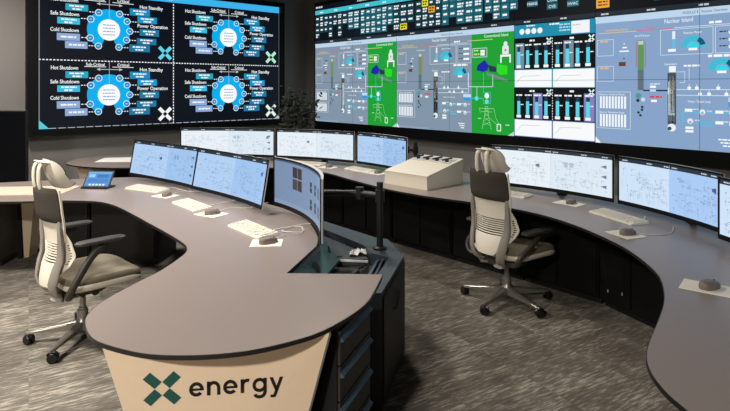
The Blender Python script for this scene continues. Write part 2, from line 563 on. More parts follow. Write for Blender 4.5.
lw = thing('video_wall', 'big black framed wall display showing four blue ring diagrams', 'display', room(3.677, 8.886, 1.11) * 1.0)
lw.location = LW0
b = MB()
for r in ((-.137, -.10, 0, LWH + .2), (LWW, -.10, LWW + .11, LWH + .2), (0, -.10, LWW, 0), (0, LWH + .115, LWW, LWH + .2)):
    lw_box(b, r[0], r[1], r[2], r[3], .015, -.118)
b.build('frame', M_BEZEL, lw)
b = MB(); lw_box(b, 0, 0, LWW, LWH + .115, -.002, -.118); b.build('panel_body', M_BEZEL, lw)
cv = Canvas()
NAVY = rgb(8, 12, 24)
cv.rect(0, 0, LWW, LWH + .115, NAVY, 0)
HQ = .965
quadrant(cv, 0.0, 0.0, W_)
quadrant(cv, 0.0, HQ, rgb(90, 215, 235))
quadrant(cv, 1.95, 0.0, rgb(230, 245, 235))
quadrant(cv, 1.95, HQ, rgb(175, 240, 205))
cv.rect(0, LWH + .005, LWW, LWH + .115, rgb(60, 178, 235), 1)
cv.bars(.2, LWH + .04, 1.7, .04, W_, 2)
cv.dash((0, HQ), (LWW, HQ), .014, W_, .045, .6, 2)
cv.dash((1.905, 0), (1.905, LWH), .014, W_, .045, .6, 2)
cv.dash((0, .004), (LWW, .004), .012, rgb(170, 180, 190), .12, .8, 2)
cv.rect(0, 0, .012, LWH, rgb(150, 158, 165), 2)
cv.rect(LWW - .012, 0, LWW, LWH, rgb(90, 95, 100), 2)
cv.poly([(0, 0), (.13, 0), (0, .13)], rgb(90, 200, 215), 3)
cv.poly([(LWW, 0), (LWW, .10), (LWW - .10, 0)], rgb(180, 190, 195), 3)
o = bpy.data.objects.new('screen', cv.mesh('screen', M_SCRW, lambda u, v, d: lw_place(u, v, d), [(0, LWW)], [(0, LWH + .2)]))
COL.objects.link(o); o.parent = lw
o['label'] = 'dark screen image with ring diagrams and blue labels'

# ------------------------------------------------------------------ right video wall
RW0 = room(6.211, 8.444, 1.06)
PWID, PHGT = 1.0765, 0.7145
NCOL, NROW = 7, 3
def rw_place(u, v, d=0.0):
    return tuple(-E2 * u - E1 * d + UP * v)
def rw_box(b, u0, v0, u1, v1, d0, d1):
    pts = lambda d: [Vector(rw_place(u, v, d)) for u, v in ((u0, v0), (u1, v0), (u1, v1), (u0, v1))]
    return b.hexa(pts(d0), pts(d1))

cv = Canvas()
RWW, RWH = NCOL * PWID, NROW * PHGT
cv.rect(0, 0, RWW, RWH, rgb(12, 16, 22), 0)

def page(cv, o, green=True, seed=1):
    q = random.Random(seed)
    GREY = rgb(130, 149, 168) if seed < 3 else rgb(135, 163, 200); PALE = rgb(176, 204, 226); LN = rgb(205, 222, 232); CYN = rgb(70, 195, 225); DK = rgb(40, 52, 62)
    Wp = 2 * PWID
    cv.rect(o + .004, 0, o + Wp, 1.429, GREY, 1)
    cv.rect(o + .004, 1.355, o + Wp, 1.429, rgb(190, 214, 236), 2)
    cv.text(o + .92, 1.376, 'MODULE 8 - Reactor Overview', .04, rgb(60, 75, 90), 3, width=.40)
    cv.poly([(o, 1.41), (o + .05, 1.429), (o, 1.429)], W_, 4)
    cv.text(o + .745, 1.298, 'Nuclear Island', .062, W_, 3, width=.27)
    cv.text(o + .12, 1.258, 'Fuel Handling System', .036, rgb(235, 200, 90), 3, width=.25)
    cv.line((o + .03, 1.24), (o + .46, 1.24), .006, rgb(235, 205, 110))
    cv.line((o + .46, 1.243), (o + .84, 1.243), .006, rgb(225, 80, 110))
    cv.text(o + .56, 1.255, 'Water', .034, rgb(225, 80, 110), 3, width=.09)
    cv.line((o + .84, 1.246), (o + 1.4, 1.246), .007, LN)
    # framed boxes
    for a in ((.025, .985, .21, 1.165), (.025, .70, .21, .865), (.705, .968, 1.195, 1.23), (1.215, .968, 1.46, 1.23), (.02, .172, .395, .58)):
        cv.frame(o + a[0], a[1], o + a[2], a[3], .006, LN)
    for v in (1.135, .835): cv.bars(o + .06, v, .1, .02, rgb(225, 185, 110), 3, q)
    # fuel column
    cv.rect(o + .47, .60, o + .54, 1.14, rgb(120, 140, 150), 2)
    cv.rect(o + .478, .82, o + .532, 1.09, rgb(96, 150, 84), 3)
    cv.rect(o + .478, 1.09, o + .532, 1.13, rgb(190, 210, 180), 3)
    cv.rect(o + .478, .60, o + .532, .82, rgb(95, 112, 126), 3)
    for u in (.455, .55): cv.rect(o + u, .85, o + u + .007, 1.12, rgb(190, 90, 90), 3)
    cv.text(o + .44, 1.175, 'Hot HTR Reactor', .03, W_, 3, width=.16)
    cv.rect(o + .27, .865, o + .345, .91, rgb(110, 60, 40), 3)
    for k in range(5): cv.rect(o + .30 + q.uniform(-.05, .06), .94 + k * .04, o + .33 + q.uniform(0, .05), .955 + k * .04, q.choice([DK, W_, LN]), 3)
    # gauge box
    cv.rect(o + .82, 1.03, o + .85, 1.21, rgb(225, 238, 246), 3)
    cv.rect(o + .82, 1.03, o + .85, 1.13, rgb(100, 190, 225), 4)
    cv.rect(o + .78, 1.0, o + .855, 1.028, W_, 4)
    def gauge(x, y, r):
        cv.arc(o + x, y, r * .55, r, 0, PI, rgb(60, 190, 215), 3, 14)
        cv.arc(o + x, y, r * .6, r, PI * .08, PI * .33, rgb(18, 90, 120), 4, 6)
        cv.arc(o + x, y, 0.001, r * .45, 0, PI, rgb(50, 215, 235), 3, 10)
        cv.rect(o + x - .04, y - .03, o + x + .04, y - .005, W_, 4)
    gauge(1.015, 1.035, .118)
    cv.text(o + .93, 1.175, 'Reactor Power', .034, W_, 3, width=.17)
    gauge(1.27, .80, .118)
    cv.bars(o + 1.15, .93, .25, .025, W_, 3, q)
    for k in range(3):
        cv.rect(o + 1.33, 1.15 - k * .07, o + 1.43, 1.178 - k * .07, W_, 4)
        cv.bars(o + 1.25, 1.17 - k * .07, .07, .012, DK, 3, q)
    cv.bars(o + 1.16, 1.262, .11, .022, W_, 3, q)
    # vessel and piping
    cv.rect(o + .775, .25, o + .858, .78, rgb(70, 80, 88), 2)
    for k in range(26):
        cv.rect(o + .775 + q.uniform(0, .05), .25 + q.uniform(0, .5), o + .80 + q.uniform(.01, .055), .27 + q.uniform(0, .5), q.choice([rgb(30, 34, 38), rgb(90, 105, 110), rgb(200, 215, 220), rgb(130, 120, 100)]), 3)
    cv.disc(o + .815, .215, .04, rgb(235, 240, 245), 3)
    cv.disc(o + .795, .205, .02, rgb(60, 90, 90), 4)
    cv.text(o + .745, .862, 'Generators', .034, W_, 3, width=.12)
    cv.rect(o + .79, .79, o + .855, .85, W_, 3)
    cv.line((o + .53, .598), (o + .78, .598), .016, DK)
    cv.line((o + .60, .598), (o + .66, .598), .022, LN, 3)
    cv.rect(o + .60, .625, o + .66, .65, W_, 3); cv.bars(o + .60, .66, .1, .016, LN, 3, q)
    cv.bars(o + .60, .52, .12, .022, rgb(205, 70, 80), 3, q); cv.rect(o + .61, .475, o + .67, .50, W_, 3)
    cv.disc(o + .48, .54, .03, rgb(80, 150, 150), 3); cv.disc(o + .53, .50, .022, rgb(200, 220, 225), 3); cv.disc(o + .475, .49, .018, DK, 3)
    for k in range(4): cv.disc(o + .47 + q.uniform(0, .06), .33 + k * .03, .014, DK, 3)
    for v in (.609, .551): cv.line((o + .86, v), (o + 1.42, v), .008, LN)
    cv.line((o + 1.42, .551), (o + 1.42, .83), .008, LN)
    for u, v in ((.98, .625), (1.05, .625), (1.24, .625), (1.08, .565), (1.16, .565), (1.31, .565)):
        cv.disc(o + u, v, .018, W_, 3, 10); cv.line((o + u, v), (o + u, v + .04), .006, LN, 3)
    cv.path([(o + .86, .79), (o + .94, .79), (o + .94, .68), (o + .89, .68)], .006, LN)
    cv.line((o + .98, .70), (o + .98, .83), .006, LN)
    cv.bars(o + .93, .842, .15, .018, W_, 3, q)
    cv.text(o + .965, .478, 'Water / Steam Loop', .034, W_, 3, width=.21)
    cv.path([(o + .86, .283), (o + .92, .283), (o + .92, .38), (o + 1.40, .38)], .008, CYN)
    cv.line((o + .92, .283), (o + 1.30, .283), .008, CYN)
    for u, v in ((.975, .40), (1.10, .385), (1.25, .39), (1.36, .385), (.99, .29), (1.25, .285), (1.36, .275)):
        if u in (.975, 1.25): cv.rect(o + u - .035, v - .015, o + u + .035, v + .015, W_, 3)
        else:
            cv.disc(o + u, v, .028, rgb(225, 235, 240), 3, 12); cv.disc(o + u, v - .01, .014, rgb(150, 175, 190), 4, 8)
        cv.bars(o + u + .04, v + .005, .05, .012, LN, 3, q)
    for v in (.21, .175): cv.rect(o + .945, v, o + 1.02, v + .024, W_, 3)
    cv.bars(o + 1.08, .245, .11, .018, CYN, 3, q)
    for k in range(3): cv.bars(o + 1.24 + k * .02, .115 - k * .030, .11 - k * .02, .014, W_, 3, q)
    # rod panels
    for v0, v1, t in ((.395, .53, 'Reactor Control Rods'), (.19, .33, 'Reactor Shutdown Rods')):
        cv.text(o + .05, v1 + .012, t, .03, W_, 3, width=.28)
        for k in range(9):
            cv.rect(o + .055 + k * .034, v0, o + .077 + k * .034, v1, rgb(240, 246, 250), 3)
    if green:
        gx = o + 1.472
        G = rgb(28, 160, 50)
        cv.rect(gx, 0, o + Wp, 1.355, G, 2)
        cv.text(gx + .21, 1.30, 'Conventional Island', .055, W_, 4, width=.38)
        cv.line((o + 1.4, 1.27), (gx + .35, 1.27), .008, rgb(205, 225, 120), 4)
        # steam drum
        cv.rect(gx + .50, 1.06, gx + .60, 1.16, rgb(225, 232, 236), 4)
        cv.disc(gx + .55, 1.14, .05, rgb(225, 232, 236), 4); cv.disc(gx + .55, 1.20, .03, rgb(225, 232, 236), 4)
        cv.rect(gx + .535, 1.10, gx + .565, 1.13, rgb(210, 120, 110), 5)
        for u in (.47, .61): cv.rect(gx + u, .95, gx + u + .02, 1.06, W_, 4)
        cv.rect(gx + .49, 1.03, gx + .61, 1.055, W_, 4)
        cv.frame(gx + .02, 1.04, gx + .255, 1.16, .008, LN, 4)
        for u, v in ((.15, 1.10), (.15, 1.06)): cv.rect(gx + u, v, gx + u + .07, v + .035, W_, 4)
        cv.bars(gx + .04, 1.12, .09, .02, rgb(200, 235, 120), 4, q); cv.bars(gx + .04, 1.07, .09, .02, rgb(200, 235, 120), 4, q)
        # turbine and generator
        cv.poly([(gx + .08, .86), (gx + .10, .93), (gx + .22, 1.0), (gx + .28, .93), (gx + .27, .86), (gx + .20, .835)], rgb(28, 36, 165), 4)
        cv.poly([(gx + .27, .93), (gx + .40, .90), (gx + .44, .83), (gx + .30, .84)], rgb(38, 52, 74), 4)
        cv.poly([(gx + .42, .94), (gx + .58, .91), (gx + .58, .80), (gx + .47, .79), (gx + .41, .84)], rgb(38, 220, 30), 5)
        cv.poly([(gx + .26, .83), (gx + .58, .73), (gx + .58, .70), (gx + .26, .79)], rgb(120, 132, 142), 4)
        # pipework
        cv.path([(gx - .06, .83), (gx - .06, .637), (gx + .35, .637), (gx + .35, .80)], .009, LN, 4)
        cv.path([(gx + .20, .82), (gx + .20, .56), (gx + .31, .56)], .008, CYN, 4)
        cv.line((gx + .09, .637), (gx + .09, .48), .008, LN, 4)
        cv.line((gx - .06, .478), (gx + .20, .478), .009, CYN, 4)
        cv.rect(gx - .145, .442, gx - .01, .534, rgb(60, 150, 220), 4)
        cv.rect(gx - .145, .49, gx - .01, .534, rgb(190, 222, 240), 5)
        cv.disc(gx + .086, .479, .032, rgb(90, 225, 215), 5, 12)
        cv.disc(gx + .254, .515, .038, rgb(235, 245, 240), 5, 12); cv.disc(gx + .254, .437, .032, rgb(110, 220, 220), 5, 12)
        cv.path([(gx + .31, .56), (gx + .31, .41), (gx + .2, .41), (gx + .2, .478)], .008, CYN, 4)
        # pylon
        LG = rgb(175, 232, 180)
        px, b0 = gx + .25, .065
        cv.path([(px - .075, b0), (px - .03, .26), (px - .02, .37), (px + .02, .37), (px + .03, .26), (px + .075, b0)], .005, LG, 4)
        for v in (.12, .18, .24, .30): cv.line((px - .06 + (v - b0) * .18, v), (px + .06 - (v - b0) * .18, v + .04), .004, LG, 4); cv.line((px + .06 - (v - b0) * .18, v), (px - .06 + (v - b0) * .18, v + .04), .004, LG, 4)
        for v, w in ((.345, .12), (.30, .09)): cv.line((px - w, v), (px + w, v), .005, LG, 4)
        cv.path([(px - .12, .345), (px - .10, .28)], .004, LG, 4)
        cv.path([(px + .12, .345), (px + .15, .22), (px + .21, .13)], .004, LG, 4)
        cv.path([(px + .05, .22), (px + .2, .11)], .004, LG, 4)
        cv.frame(px + .17, .055, px + .225, .14, .014, rgb(220, 240, 225), 4)
        cv.bars(px + .30, .13, .06, .016, LG, 4, q); cv.bars(px - .14, .20, .05, .014, LG, 4, q)
        cv.poly([(o + Wp - .1, 0), (o + Wp, 0), (o + Wp, .06)], rgb(190, 215, 230), 5)
    else:
        pass
    cv.poly([(o + .004, 0), (o + .07, 0), (o + .004, .07)], W_, 4)
    # faint soft block towards the lower left of the page
    cv.rect(o + .004, 0, o + Wp * .32, .03, rgb(140, 164, 190), 2)

def bar_page(cv, o):
    q = random.Random(4)
    BK, TEAL, CY, HI = rgb(6, 8, 12), rgb(28, 140, 172), rgb(90, 214, 235), rgb(120, 140, 160)
    cv.rect(o + .004, 0, o + PWID, 1.429, BK, 1)
    cv.rect(o + .004, 1.255, o + PWID, 1.42, TEAL, 2)
    for k in range(4): cv.disc(o + .115 + k * .085, 1.335, .036, W_, 3, 16)
    cv.bars(o + .18, 1.395, .12, .016, W_, 3, q); cv.bars(o + .5, 1.39, .14, .018, W_, 3, q)
    for k in range(3): cv.bars(o + .63, 1.375 - k * .035, .14, .018, rgb(170, 220, 235), 3, q)
    cv.rect(o + .785, 1.268, o + 1.01, 1.412, rgb(240, 244, 247), 3)
    cv.bars(o + .80, 1.36, .1, .012, rgb(180, 190, 195), 4, q)
    for r, (v1, v0, w1, w0) in enumerate(((1.25, .866, .852, .63), (.617, .235, .222, .01))):
        for h in range(2):
            x0 = o + .006 + h * .538
            x1 = x0 + .528
            cv.rect(x0, w0, x1, w1, rgb(247, 249, 250), 2)
            cv.frame(x0, w0, x1, w1, .008, rgb(60, 165, 185) if r == 0 else rgb(110, 130, 190), 3)
            cv.path([(x0 + .03, w0 + .06), (x0 + .11, w0 + .14), (x0 + .36, w0 + .145)], .006, rgb(190, 195, 200), 3)
            cv.bars(x0 + .22, v1 - .045, .07, .022, W_, 3, q)
            x_mark(cv, x1 - .04, v1 - .045, .04, rgb(215, 245, 240))
            for k in range(4):
                bx = x0 + .045 + k * .128
                hi = (r, h, k) in ((0, 0, 0), (0, 1, 1), (1, 0, 2), (1, 1, 3))
                if hi: cv.rect(bx - .032, v0, bx + .096, v1 - .06, HI if r == 0 else rgb(128, 132, 190), 2)
                cv.bars(bx - .02, v1 - .095, .095, .018, W_, 4, q)
                cv.rect(bx - .004, v0 + .05, bx + .040, v1 - .105, rgb(20, 60, 80), 3)
                cv.rect(bx - .004, v0 + .05, bx + .040, v1 - .15 - q.uniform(0, .02), CY, 4)
                cv.rect(bx - .015, v0 + .01, bx + .05, v0 + .045, W_, 4)
                cv.bars(bx + .045, v0 + .17, .04, .012, W_, 4, q)
    cv.dash((o + .540, .235), (o + .540, .62), .008, W_, .03, .5, 3)
    cv.dash((o + .540, .866), (o + .540, 1.25), .008, W_, .03, .5, 3)

page(cv, 0.0, True, 1)
page(cv, 2 * PWID, True, 2)
bar_page(cv, 4 * PWID)
page(cv, 5 * PWID, True, 3)
# alarm header across the top row
V2 = 2 * PHGT
cv.rect(0, V2 + .004, RWW, V2 + .055, rgb(36, 44, 52), 2)
for k in range(14): cv.bars(.45 + k * .5, V2 + .018, .09, .018, rgb(200, 205, 210), 3, random.Random(k))
cv.rect(0, 1.965, RWW, 2.043, rgb(66, 190, 205), 2)
for k in range(9): cv.bars(.15 + k * .42, 1.99, .09, .022, W_, 3, random.Random(k))
cv.bars(.02, 2.085, .2, .03, rgb(210, 215, 220), 2); cv.bars(1.2, 2.085, .3, .026, rgb(190, 195, 200), 2)
TG, TK = rgb(34, 102, 116), rgb(22, 62, 74)
hq = random.Random(11)
u = .005
col_i = 0
while u < 4.28:
    w = .132 if col_i % 9 < 6 else .155
    n = hq.choice([2, 3, 4, 4, 4, 4])
    if .9 < u < 1.6 or 1.7 < u < 2.0 or 3.05 < u < 4.2: n = hq.choice([3, 4, 4])
    for k in range(n):
        v1 = 1.935 - k * .104
        c = TG if (.9 < u < 2.0 or u > 3.0) else TK
        if 2.12 < u < 2.28 and k == 3: c = rgb(235, 220, 40)
        if 2.60 < u < 2.74 and k == 0: c = rgb(235, 225, 50)
        if 2.74 < u < 2.9 and k == 1: c = rgb(240, 165, 50)
        cv.rect(u + .004, v1 - .098, u + w - .004, v1, c, 2)
        tc = W_ if c in (TG, TK) else rgb(70, 60, 10)
        if hq.random() < .6:
            cv.bars(u + .022, v1 - .040, w - .045, .024, tc, 3, hq)
            cv.bars(u + .022, v1 - .078, w - .06, .024, tc, 3, hq)
        else:
            cv.bars(u + .03, v1 - .060, w - .06, .028, tc, 3, hq)
    u += w
    col_i += 1
    if col_i % 9 == 0: u += .02
for (u0, v0, u1, v1, c, t) in ((4.496, 1.64, 4.645, 1.712, TG, 'MAINS'), (4.771, 1.58, 4.913, 1.65, TG, 'CVB'), (4.771, 1.66, 4.913, 1.73, TG, 'CORE'),
                            (5.037, 1.585, 5.186, 1.66, TG, 'HVAC'), (5.394, 1.53, 5.546, 1.635, rgb(240, 170, 60), ''), (6.02, 1.55, 6.2, 1.63, TG, '')):
    cv.rect(u0, v0, u1, v1, c, 2)
    if t: cv.text((u0 + u1) / 2, (v0 + v1) / 2 - .018, t, .05, W_, 3, center=True)
    else:
        for j in range(2): cv.bars(u0 + .02, v0 + .025 + j * .035, u1 - u0 - .04, .018, rgb(120, 70, 20) if c[0] > .5 else W_, 3, hq)

rw = thing('video_wall', 'long tiled wall display of plant schematics with green sections on the right wall', 'display', RW0)
b = MB()
for r in ((-.012, -.15, RWW + .1, 0), (-.012, RWH, RWW + .1, RWH + .04), (-.012, 0, 0, RWH), (RWW, 0, RWW + .1, RWH)):
    rw_box(b, r[0], r[1], r[2], r[3], .012, -.118)
b.build('frame', M_BEZEL, rw)
for i in range(NCOL):
    for j in range(NROW):
        b = MB()
        rw_box(b, i * PWID + .001, j * PHGT + .001, (i + 1) * PWID - .001, (j + 1) * PHGT - .001, -.002, -.118)
        pnl = b.build('display_panel', M_BEZEL, rw)
        me = cv.mesh('screen_image', M_SCRW, rw_place, [(i * PWID, (i + 1) * PWID)], [(j * PHGT, (j + 1) * PHGT)], gap=.0018)
        o = bpy.data.objects.new('screen_image', me)
        COL.objects.link(o); o.parent = pnl

# ------------------------------------------------------------------ worktops
def worktop(name, label, outline, root_loc, z1=.74, t=.016):
    root = thing(name, label, 'desk top', root_loc)
    b = MB(); b.prism(outline, z1 - t, z1)
    b.build('desk_surface', M_TOP, root, world=True)
    # black edge band: a strip wrapped round the slab
    n = len(outline)
    area = sum(outline[i][0] * outline[(i + 1) % n][1] - outline[(i + 1) % n][0] * outline[i][1] for i in range(n))
    sg = 1 if area > 0 else -1
    out = []
    for i in range(n):
        a, c = Vector(outline[i - 1]), Vector(outline[(i + 1) % n])
        d = (c - a).normalized() if (c - a).length > 1e-6 else Vector((1, 0))
        out.append((outline[i][0] + sg * d.y * .003, outline[i][1] - sg * d.x * .003))
    b = MB()
    for i in range(n):
        j = (i + 1) % n
        a0, a1, b0, b1 = outline[i], outline[j], out[i], out[j]
        b.hexa([(a0[0], a0[1], z1 - t - .002), (a1[0], a1[1], z1 - t - .002), (b1[0], b1[1], z1 - t - .002), (b0[0], b0[1], z1 - t - .002)],
               [(a0[0], a0[1], z1 - .001), (a1[0], a1[1], z1 - .001), (b1[0], b1[1], z1 - .001), (b0[0], b0[1], z1 - .001)])
    b.build('edge_band', M_EDGE, root, world=True)
    return root

front_l = [(-4.6, 4.62), (-3.8, 4.64), (-3.044, 4.671), (-2.762, 4.695), (-2.508, 4.72), (-2.255, 4.685), (-2.09, 4.583), (-1.896, 4.389), (-1.494, 3.91),
           (-1.265, 3.632), (-1.125, 3.45), (-1.058, 3.33), (-1.035, 3.2), (-1.062, 2.938), (-1.118, 2.736), (-1.165, 2.542), (-1.172, 2.416), (-1.152, 2.31),
           (-1.076, 2.181), (-.984, 2.098), (-.802, 2.018), (-.65, 2.002), (-.508, 2.016), (-.385, 2.054), (-.248, 2.133), (-.162, 2.209), (-.065, 2.345), (.005, 2.485),
           (.045, 2.64), (.089, 2.861)]
back_l = [(-.404, 2.880), (-.293, 3.371), (-.31, 3.62), (-.43, 4.05), (-.60, 4.36), (-.90, 4.68), (-1.45, 5.22), (-1.95, 5.62), (-2.36, 5.90), (-2.62, 5.90),
          (-3.06, 5.79), (-3.64, 5.59), (-4.6, 5.25)]
outl = catmull(front_l, 5) + [(-.404, 2.880)] + catmull(back_l[1:], 4)
worktop('desk_worktop', 'curved taupe worktop above the beige logo panel', outl, (-1.2, 3.6, 0))

front_r = [(-3.827, 7.45), (-3.79, 7.15), (-3.70, 6.95), (-3.442, 6.755), (-3.141, 6.645), (-2.785, 6.637), (-2.3, 6.70), (-1.7, 6.74), (-1.05, 6.62), (-.483, 6.288), (-.188, 5.85), (.064, 5.458),
           (.24, 5.21), (.533, 4.915), (.861, 4.675), (1.152, 4.425), (1.345, 4.16), (1.475, 3.81), (1.541, 3.435), (1.545, 3.21), (1.523, 2.99), (1.485, 2.82),
           (1.413, 2.646), (1.322, 2.475), (1.208, 2.302), (1.075, 2.112), (1.008, 2.002), (.968, 1.903), (.95, 1.80), (.952, 1.70), (.99, 1.5), (1.12, 1.3), (1.4, 1.15), (1.9, 1.1)]
back_r = [(2.6, 1.2), (2.75, 2.2), (2.72, 3.3), (2.55, 4.2), (2.15, 5.05), (1.6, 5.7), (1.05, 6.3), (.5, 6.85), (-.1, 7.3), (-1.1, 7.75), (-2.4, 7.98), (-3.318, 7.906), (-3.66, 7.735)]
outr = catmull(front_r, 5) + catmull(back_r, 4)
worktop('desk_worktop', 'long sweeping taupe worktop curving from the far left to the right foreground', outr, (1.6, 4.4, 0))

# ------------------------------------------------------------------ beige end panel with the logo
FP = [Vector((-.985, 2.10, .721)), Vector((-.142, 2.215, .721)), Vector((-.33, 2.28, .0)), Vector((-.81, 2.20, .0))]   # tl, tr, br, bl
ep = thing('desk_end_panel', 'tapered beige end panel with a green cross mark and the word energy', 'panel', (-.56, 2.22, 0))
fx = (FP[1] - FP[0]).normalized()
fn = fx.cross((FP[3] - FP[0]).normalized()); fn = -fn if fn.y > 0 else fn       # outward normal
fy = fn.cross(fx); fy = fy if fy.z > 0 else -fy
b = MB(); b.hexa(FP, [p - fn * .03 for p in FP]); b.build('panel_board', M_BEIGE, ep, world=True)
# slim grey edging on the right side
b = MB(); sd = fx * .008
b.hexa([FP[1] + fn * .0005, FP[1] + sd + fn * .0005, FP[2] + sd + fn * .0005, FP[2] + fn * .0005], [FP[1] - fn * .03, FP[1] + sd - fn * .03, FP[2] + sd - fn * .03, FP[2] - fn * .03])
b.build('edge_trim', mat('grey_trim', rgb(120, 120, 118), .4, .4), ep, world=True)
# returns behind the panel
b = MB()
b.hexa([FP[0] - fn * .03, FP[3] - fn * .03, FP[3] - fn * .06 + Vector((.25, .9, 0)), FP[0] - fn * .06 + Vector((.35, .9, 0))],
       [FP[0] - fn * .03 + fx * .02, FP[3] - fn * .03 + fx * .02, FP[3] - fn * .06 + Vector((.27, .9, 0)), FP[0] - fn * .06 + Vector((.37, .9, 0))])
b.build('side_return', M_BLACKP, ep, world=True)
def flat_piece(name, polys, m, parent):
    b = MB()
    for pl in polys:
        lo = [FP[0] + fx * x + fy * y + fn * .0004 for x, y in pl]
        hi = [p + fn * .0022 for p in lo]
        n = len(pl); base = len(b.v)
        b.v += [tuple(p) for p in lo + hi]
        b.f.append(tuple(base + k for k in range(n))); b.f.append(tuple(base + n + k for k in range(n)))
        for k in range(n): b.f.append((base + k, base + (k + 1) % n, base + n + (k + 1) % n, base + n + k))
    return b.build(name, m, parent, world=True)
# places on the panel face, in metres right of and above its top left corner
mx, my = 0.2116, -0.1853          # centre of the cross mark
lx, ly, ex = 0.3122, -0.2277, 0.6701  # start and baseline of the word, its end
S_ = 0.0689                      # reach of the cross mark
for k in range(4):
    a = PI / 4 + k * PI / 2
    ux, uy = math.cos(a), math.sin(a)
    pl = [(mx + ux * t * S_ - uy * q * S_, my + uy * t * S_ + ux * q * S_) for t, q in ((.30, -.27), (1.16, -.27), (1.16, .27), (.30, .27))]
    flat_piece('logo_bar', [pl], M_LOGO, ep)
def letters(st=.225):
    """the word drawn with geometric strokes on a unit x-height; returns polygons and the full width"""
    P = []; x = 0.0
    def arc(cx, cy, r, a0, a1, n=16, rx=1.0):
        for k in range(n):
            t0, t1 = [math.radians(a0 + (a1 - a0) * (k + d_) / n) for d_ in (0, 1)]
            P.append([(x + cx + rr * math.cos(t) * rx, cy + rr * math.sin(t)) for rr, t in ((r - st, t0), (r, t0), (r, t1), (r - st, t1))])
    def rc(x0, y0, x1, y1): P.append([(x + x0, y0), (x + x1, y0), (x + x1, y1), (x + x0, y1)])
    for ch in 'energy':
        if ch == 'e':
            arc(.47, .5, .52, 0, 318, 26, .92); rc(.1, .41, .945, .56); w = .96
        elif ch == 'n':
            rc(0, 0, st, 1.0); arc(.44, .56, .46, 0, 180, 14, .96); rc(.68, 0, .88, .57); w = .88
        elif ch == 'r':
            rc(0, 0, st, 1.0); arc(.46, .52, .50, 72, 180, 10, .92); w = .60
        elif ch == 'g':
            arc(.47, .5, .52, 0, 360, 28, .92); rc(.75, -.02, .95, 1.0); arc(.47, .0, .50, -150, 0, 16, .96); w = .95
        else:
            P.append([(x + 0, 1.0), (x + .22, 1.0), (x + .56, .12), (x + .38, 0)][::-1])
            P.append([(x + .92, 1.0), (x + .70, 1.0), (x + .22, -.40), (x + .43, -.40)]); rc(.06, -.48, .40, -.30); w = .92
        x += w + .21
    return P, x - .21
LP_, LWID = letters()
sx = (ex - lx) / LWID
o = flat_piece('logo_lettering', [[(lx + p[0] * sx, ly + p[1] * sx * 1.02) for p in t] for t in LP_], M_INK, ep)
o['label'] = 'black lowercase word energy'

# ------------------------------------------------------------------ drawer pedestal and console cabinet on the right end of the left desk
pd = thing('drawer_pedestal', 'black drawer pedestal with slate handles under the left desk corner', 'drawers', (-.1, 2.6, 0))
A, B_ = Vector((-.105, 2.285, 0)), Vector((.036, 2.66, 0))
dx = (B_ - A).normalized(); dn = Vector((dx.y, -dx.x, 0))        # outward to the right/front
body = [A - dn * .012, B_ - dn * .012, B_ - dn * .42, A - dn * .42 + dx * .1]
b = MB(); b.prism([(p.x, p.y) for p in body],   .03, .72); b.build('body', M_BLACKP, pd, world=True)
for k in range(4):
    z1 = .695 - k * .147; z0 = z1 - .14
    b = MB()
    p0, p1 = A + dx * .01, B_ - dx * .035
    b.hexa([p0 + UP * z0 - dn * .012, p1 + UP * z0 - dn * .012, p1 + UP * z0, p0 + UP * z0], [p0 + UP * z1 - dn * .012, p1 + UP * z1 - dn * .012, p1 + UP * z1, p0 + UP * z1])
    dr = b.build('drawer', M_DRAWER, pd, world=True)
    b = MB()
    h0, h1 = p0 + UP * (z1 - .045), p1 + UP * (z1 - .045)
    b.hexa([h0, h1, h1 + dn * .016 + UP * .006, h0 + dn * .016 + UP * .006], [h0 + UP * .024, h1 + UP * .024, h1 + dn * .016 + UP * .012, h0 + dn * .016 + UP * .012])
    b.v = [tuple(Vector(v) - pd.location) for v in b.v]
    hd = b.build('drawer_handle', M_SLATE, dr); hd['label'] = 'slate blue strip handle'

# console: low black cabinet behind the worktop carrying the monitor arms
con = thing('equipment_console', 'low black console with an open cable trough behind the left desk monitors', 'console', (.0, 3.4, 0))
co = [(.085, 2.90), (.245, 3.535), (.16, 3.93), (.075, 3.97), (-.326, 4.455), (-.85, 5.0), (-1.45, 5.58), (-1.75, 5.84)]
ci = [(-.36, 2.90), (-.25, 3.371), (-.27, 3.62), (-.40, 4.02), (-.57, 4.33), (-.87, 4.65), (-1.36, 5.13), (-1.6, 5.33)]
b = MB(); b.prism(co + ci[::-1], .02, .545); b.build('body', M_BLACKP, con, world=True)
def inset(a, c, t):   # point t metres from a towards c
    a, c = Vector(a), Vector(c); return tuple(a + (c - a).normalized() * t)
ro = co; ri = [(.0, 2.90), (.150, 3.50), (.045, 3.60), (-.01, 3.78), (-.40, 4.33), (-.92, 4.92), (-1.50, 5.50), (-1.74, 5.70)]
b = MB(); b.prism(ro + ri[::-1], .545, .63); b.build('outer_rim', M_GRAPH, con, world=True)
b = MB(); b.prism([(-.42, 2.9), (-.40, 2.9), (-.27, 3.60), (-.40, 4.02), (-.575, 4.33), (-.60, 4.31), (-.435, 4.0), (-.30, 3.60)], .545, .705)
b.build('inner_rim', M_BLACKP, con, world=True)
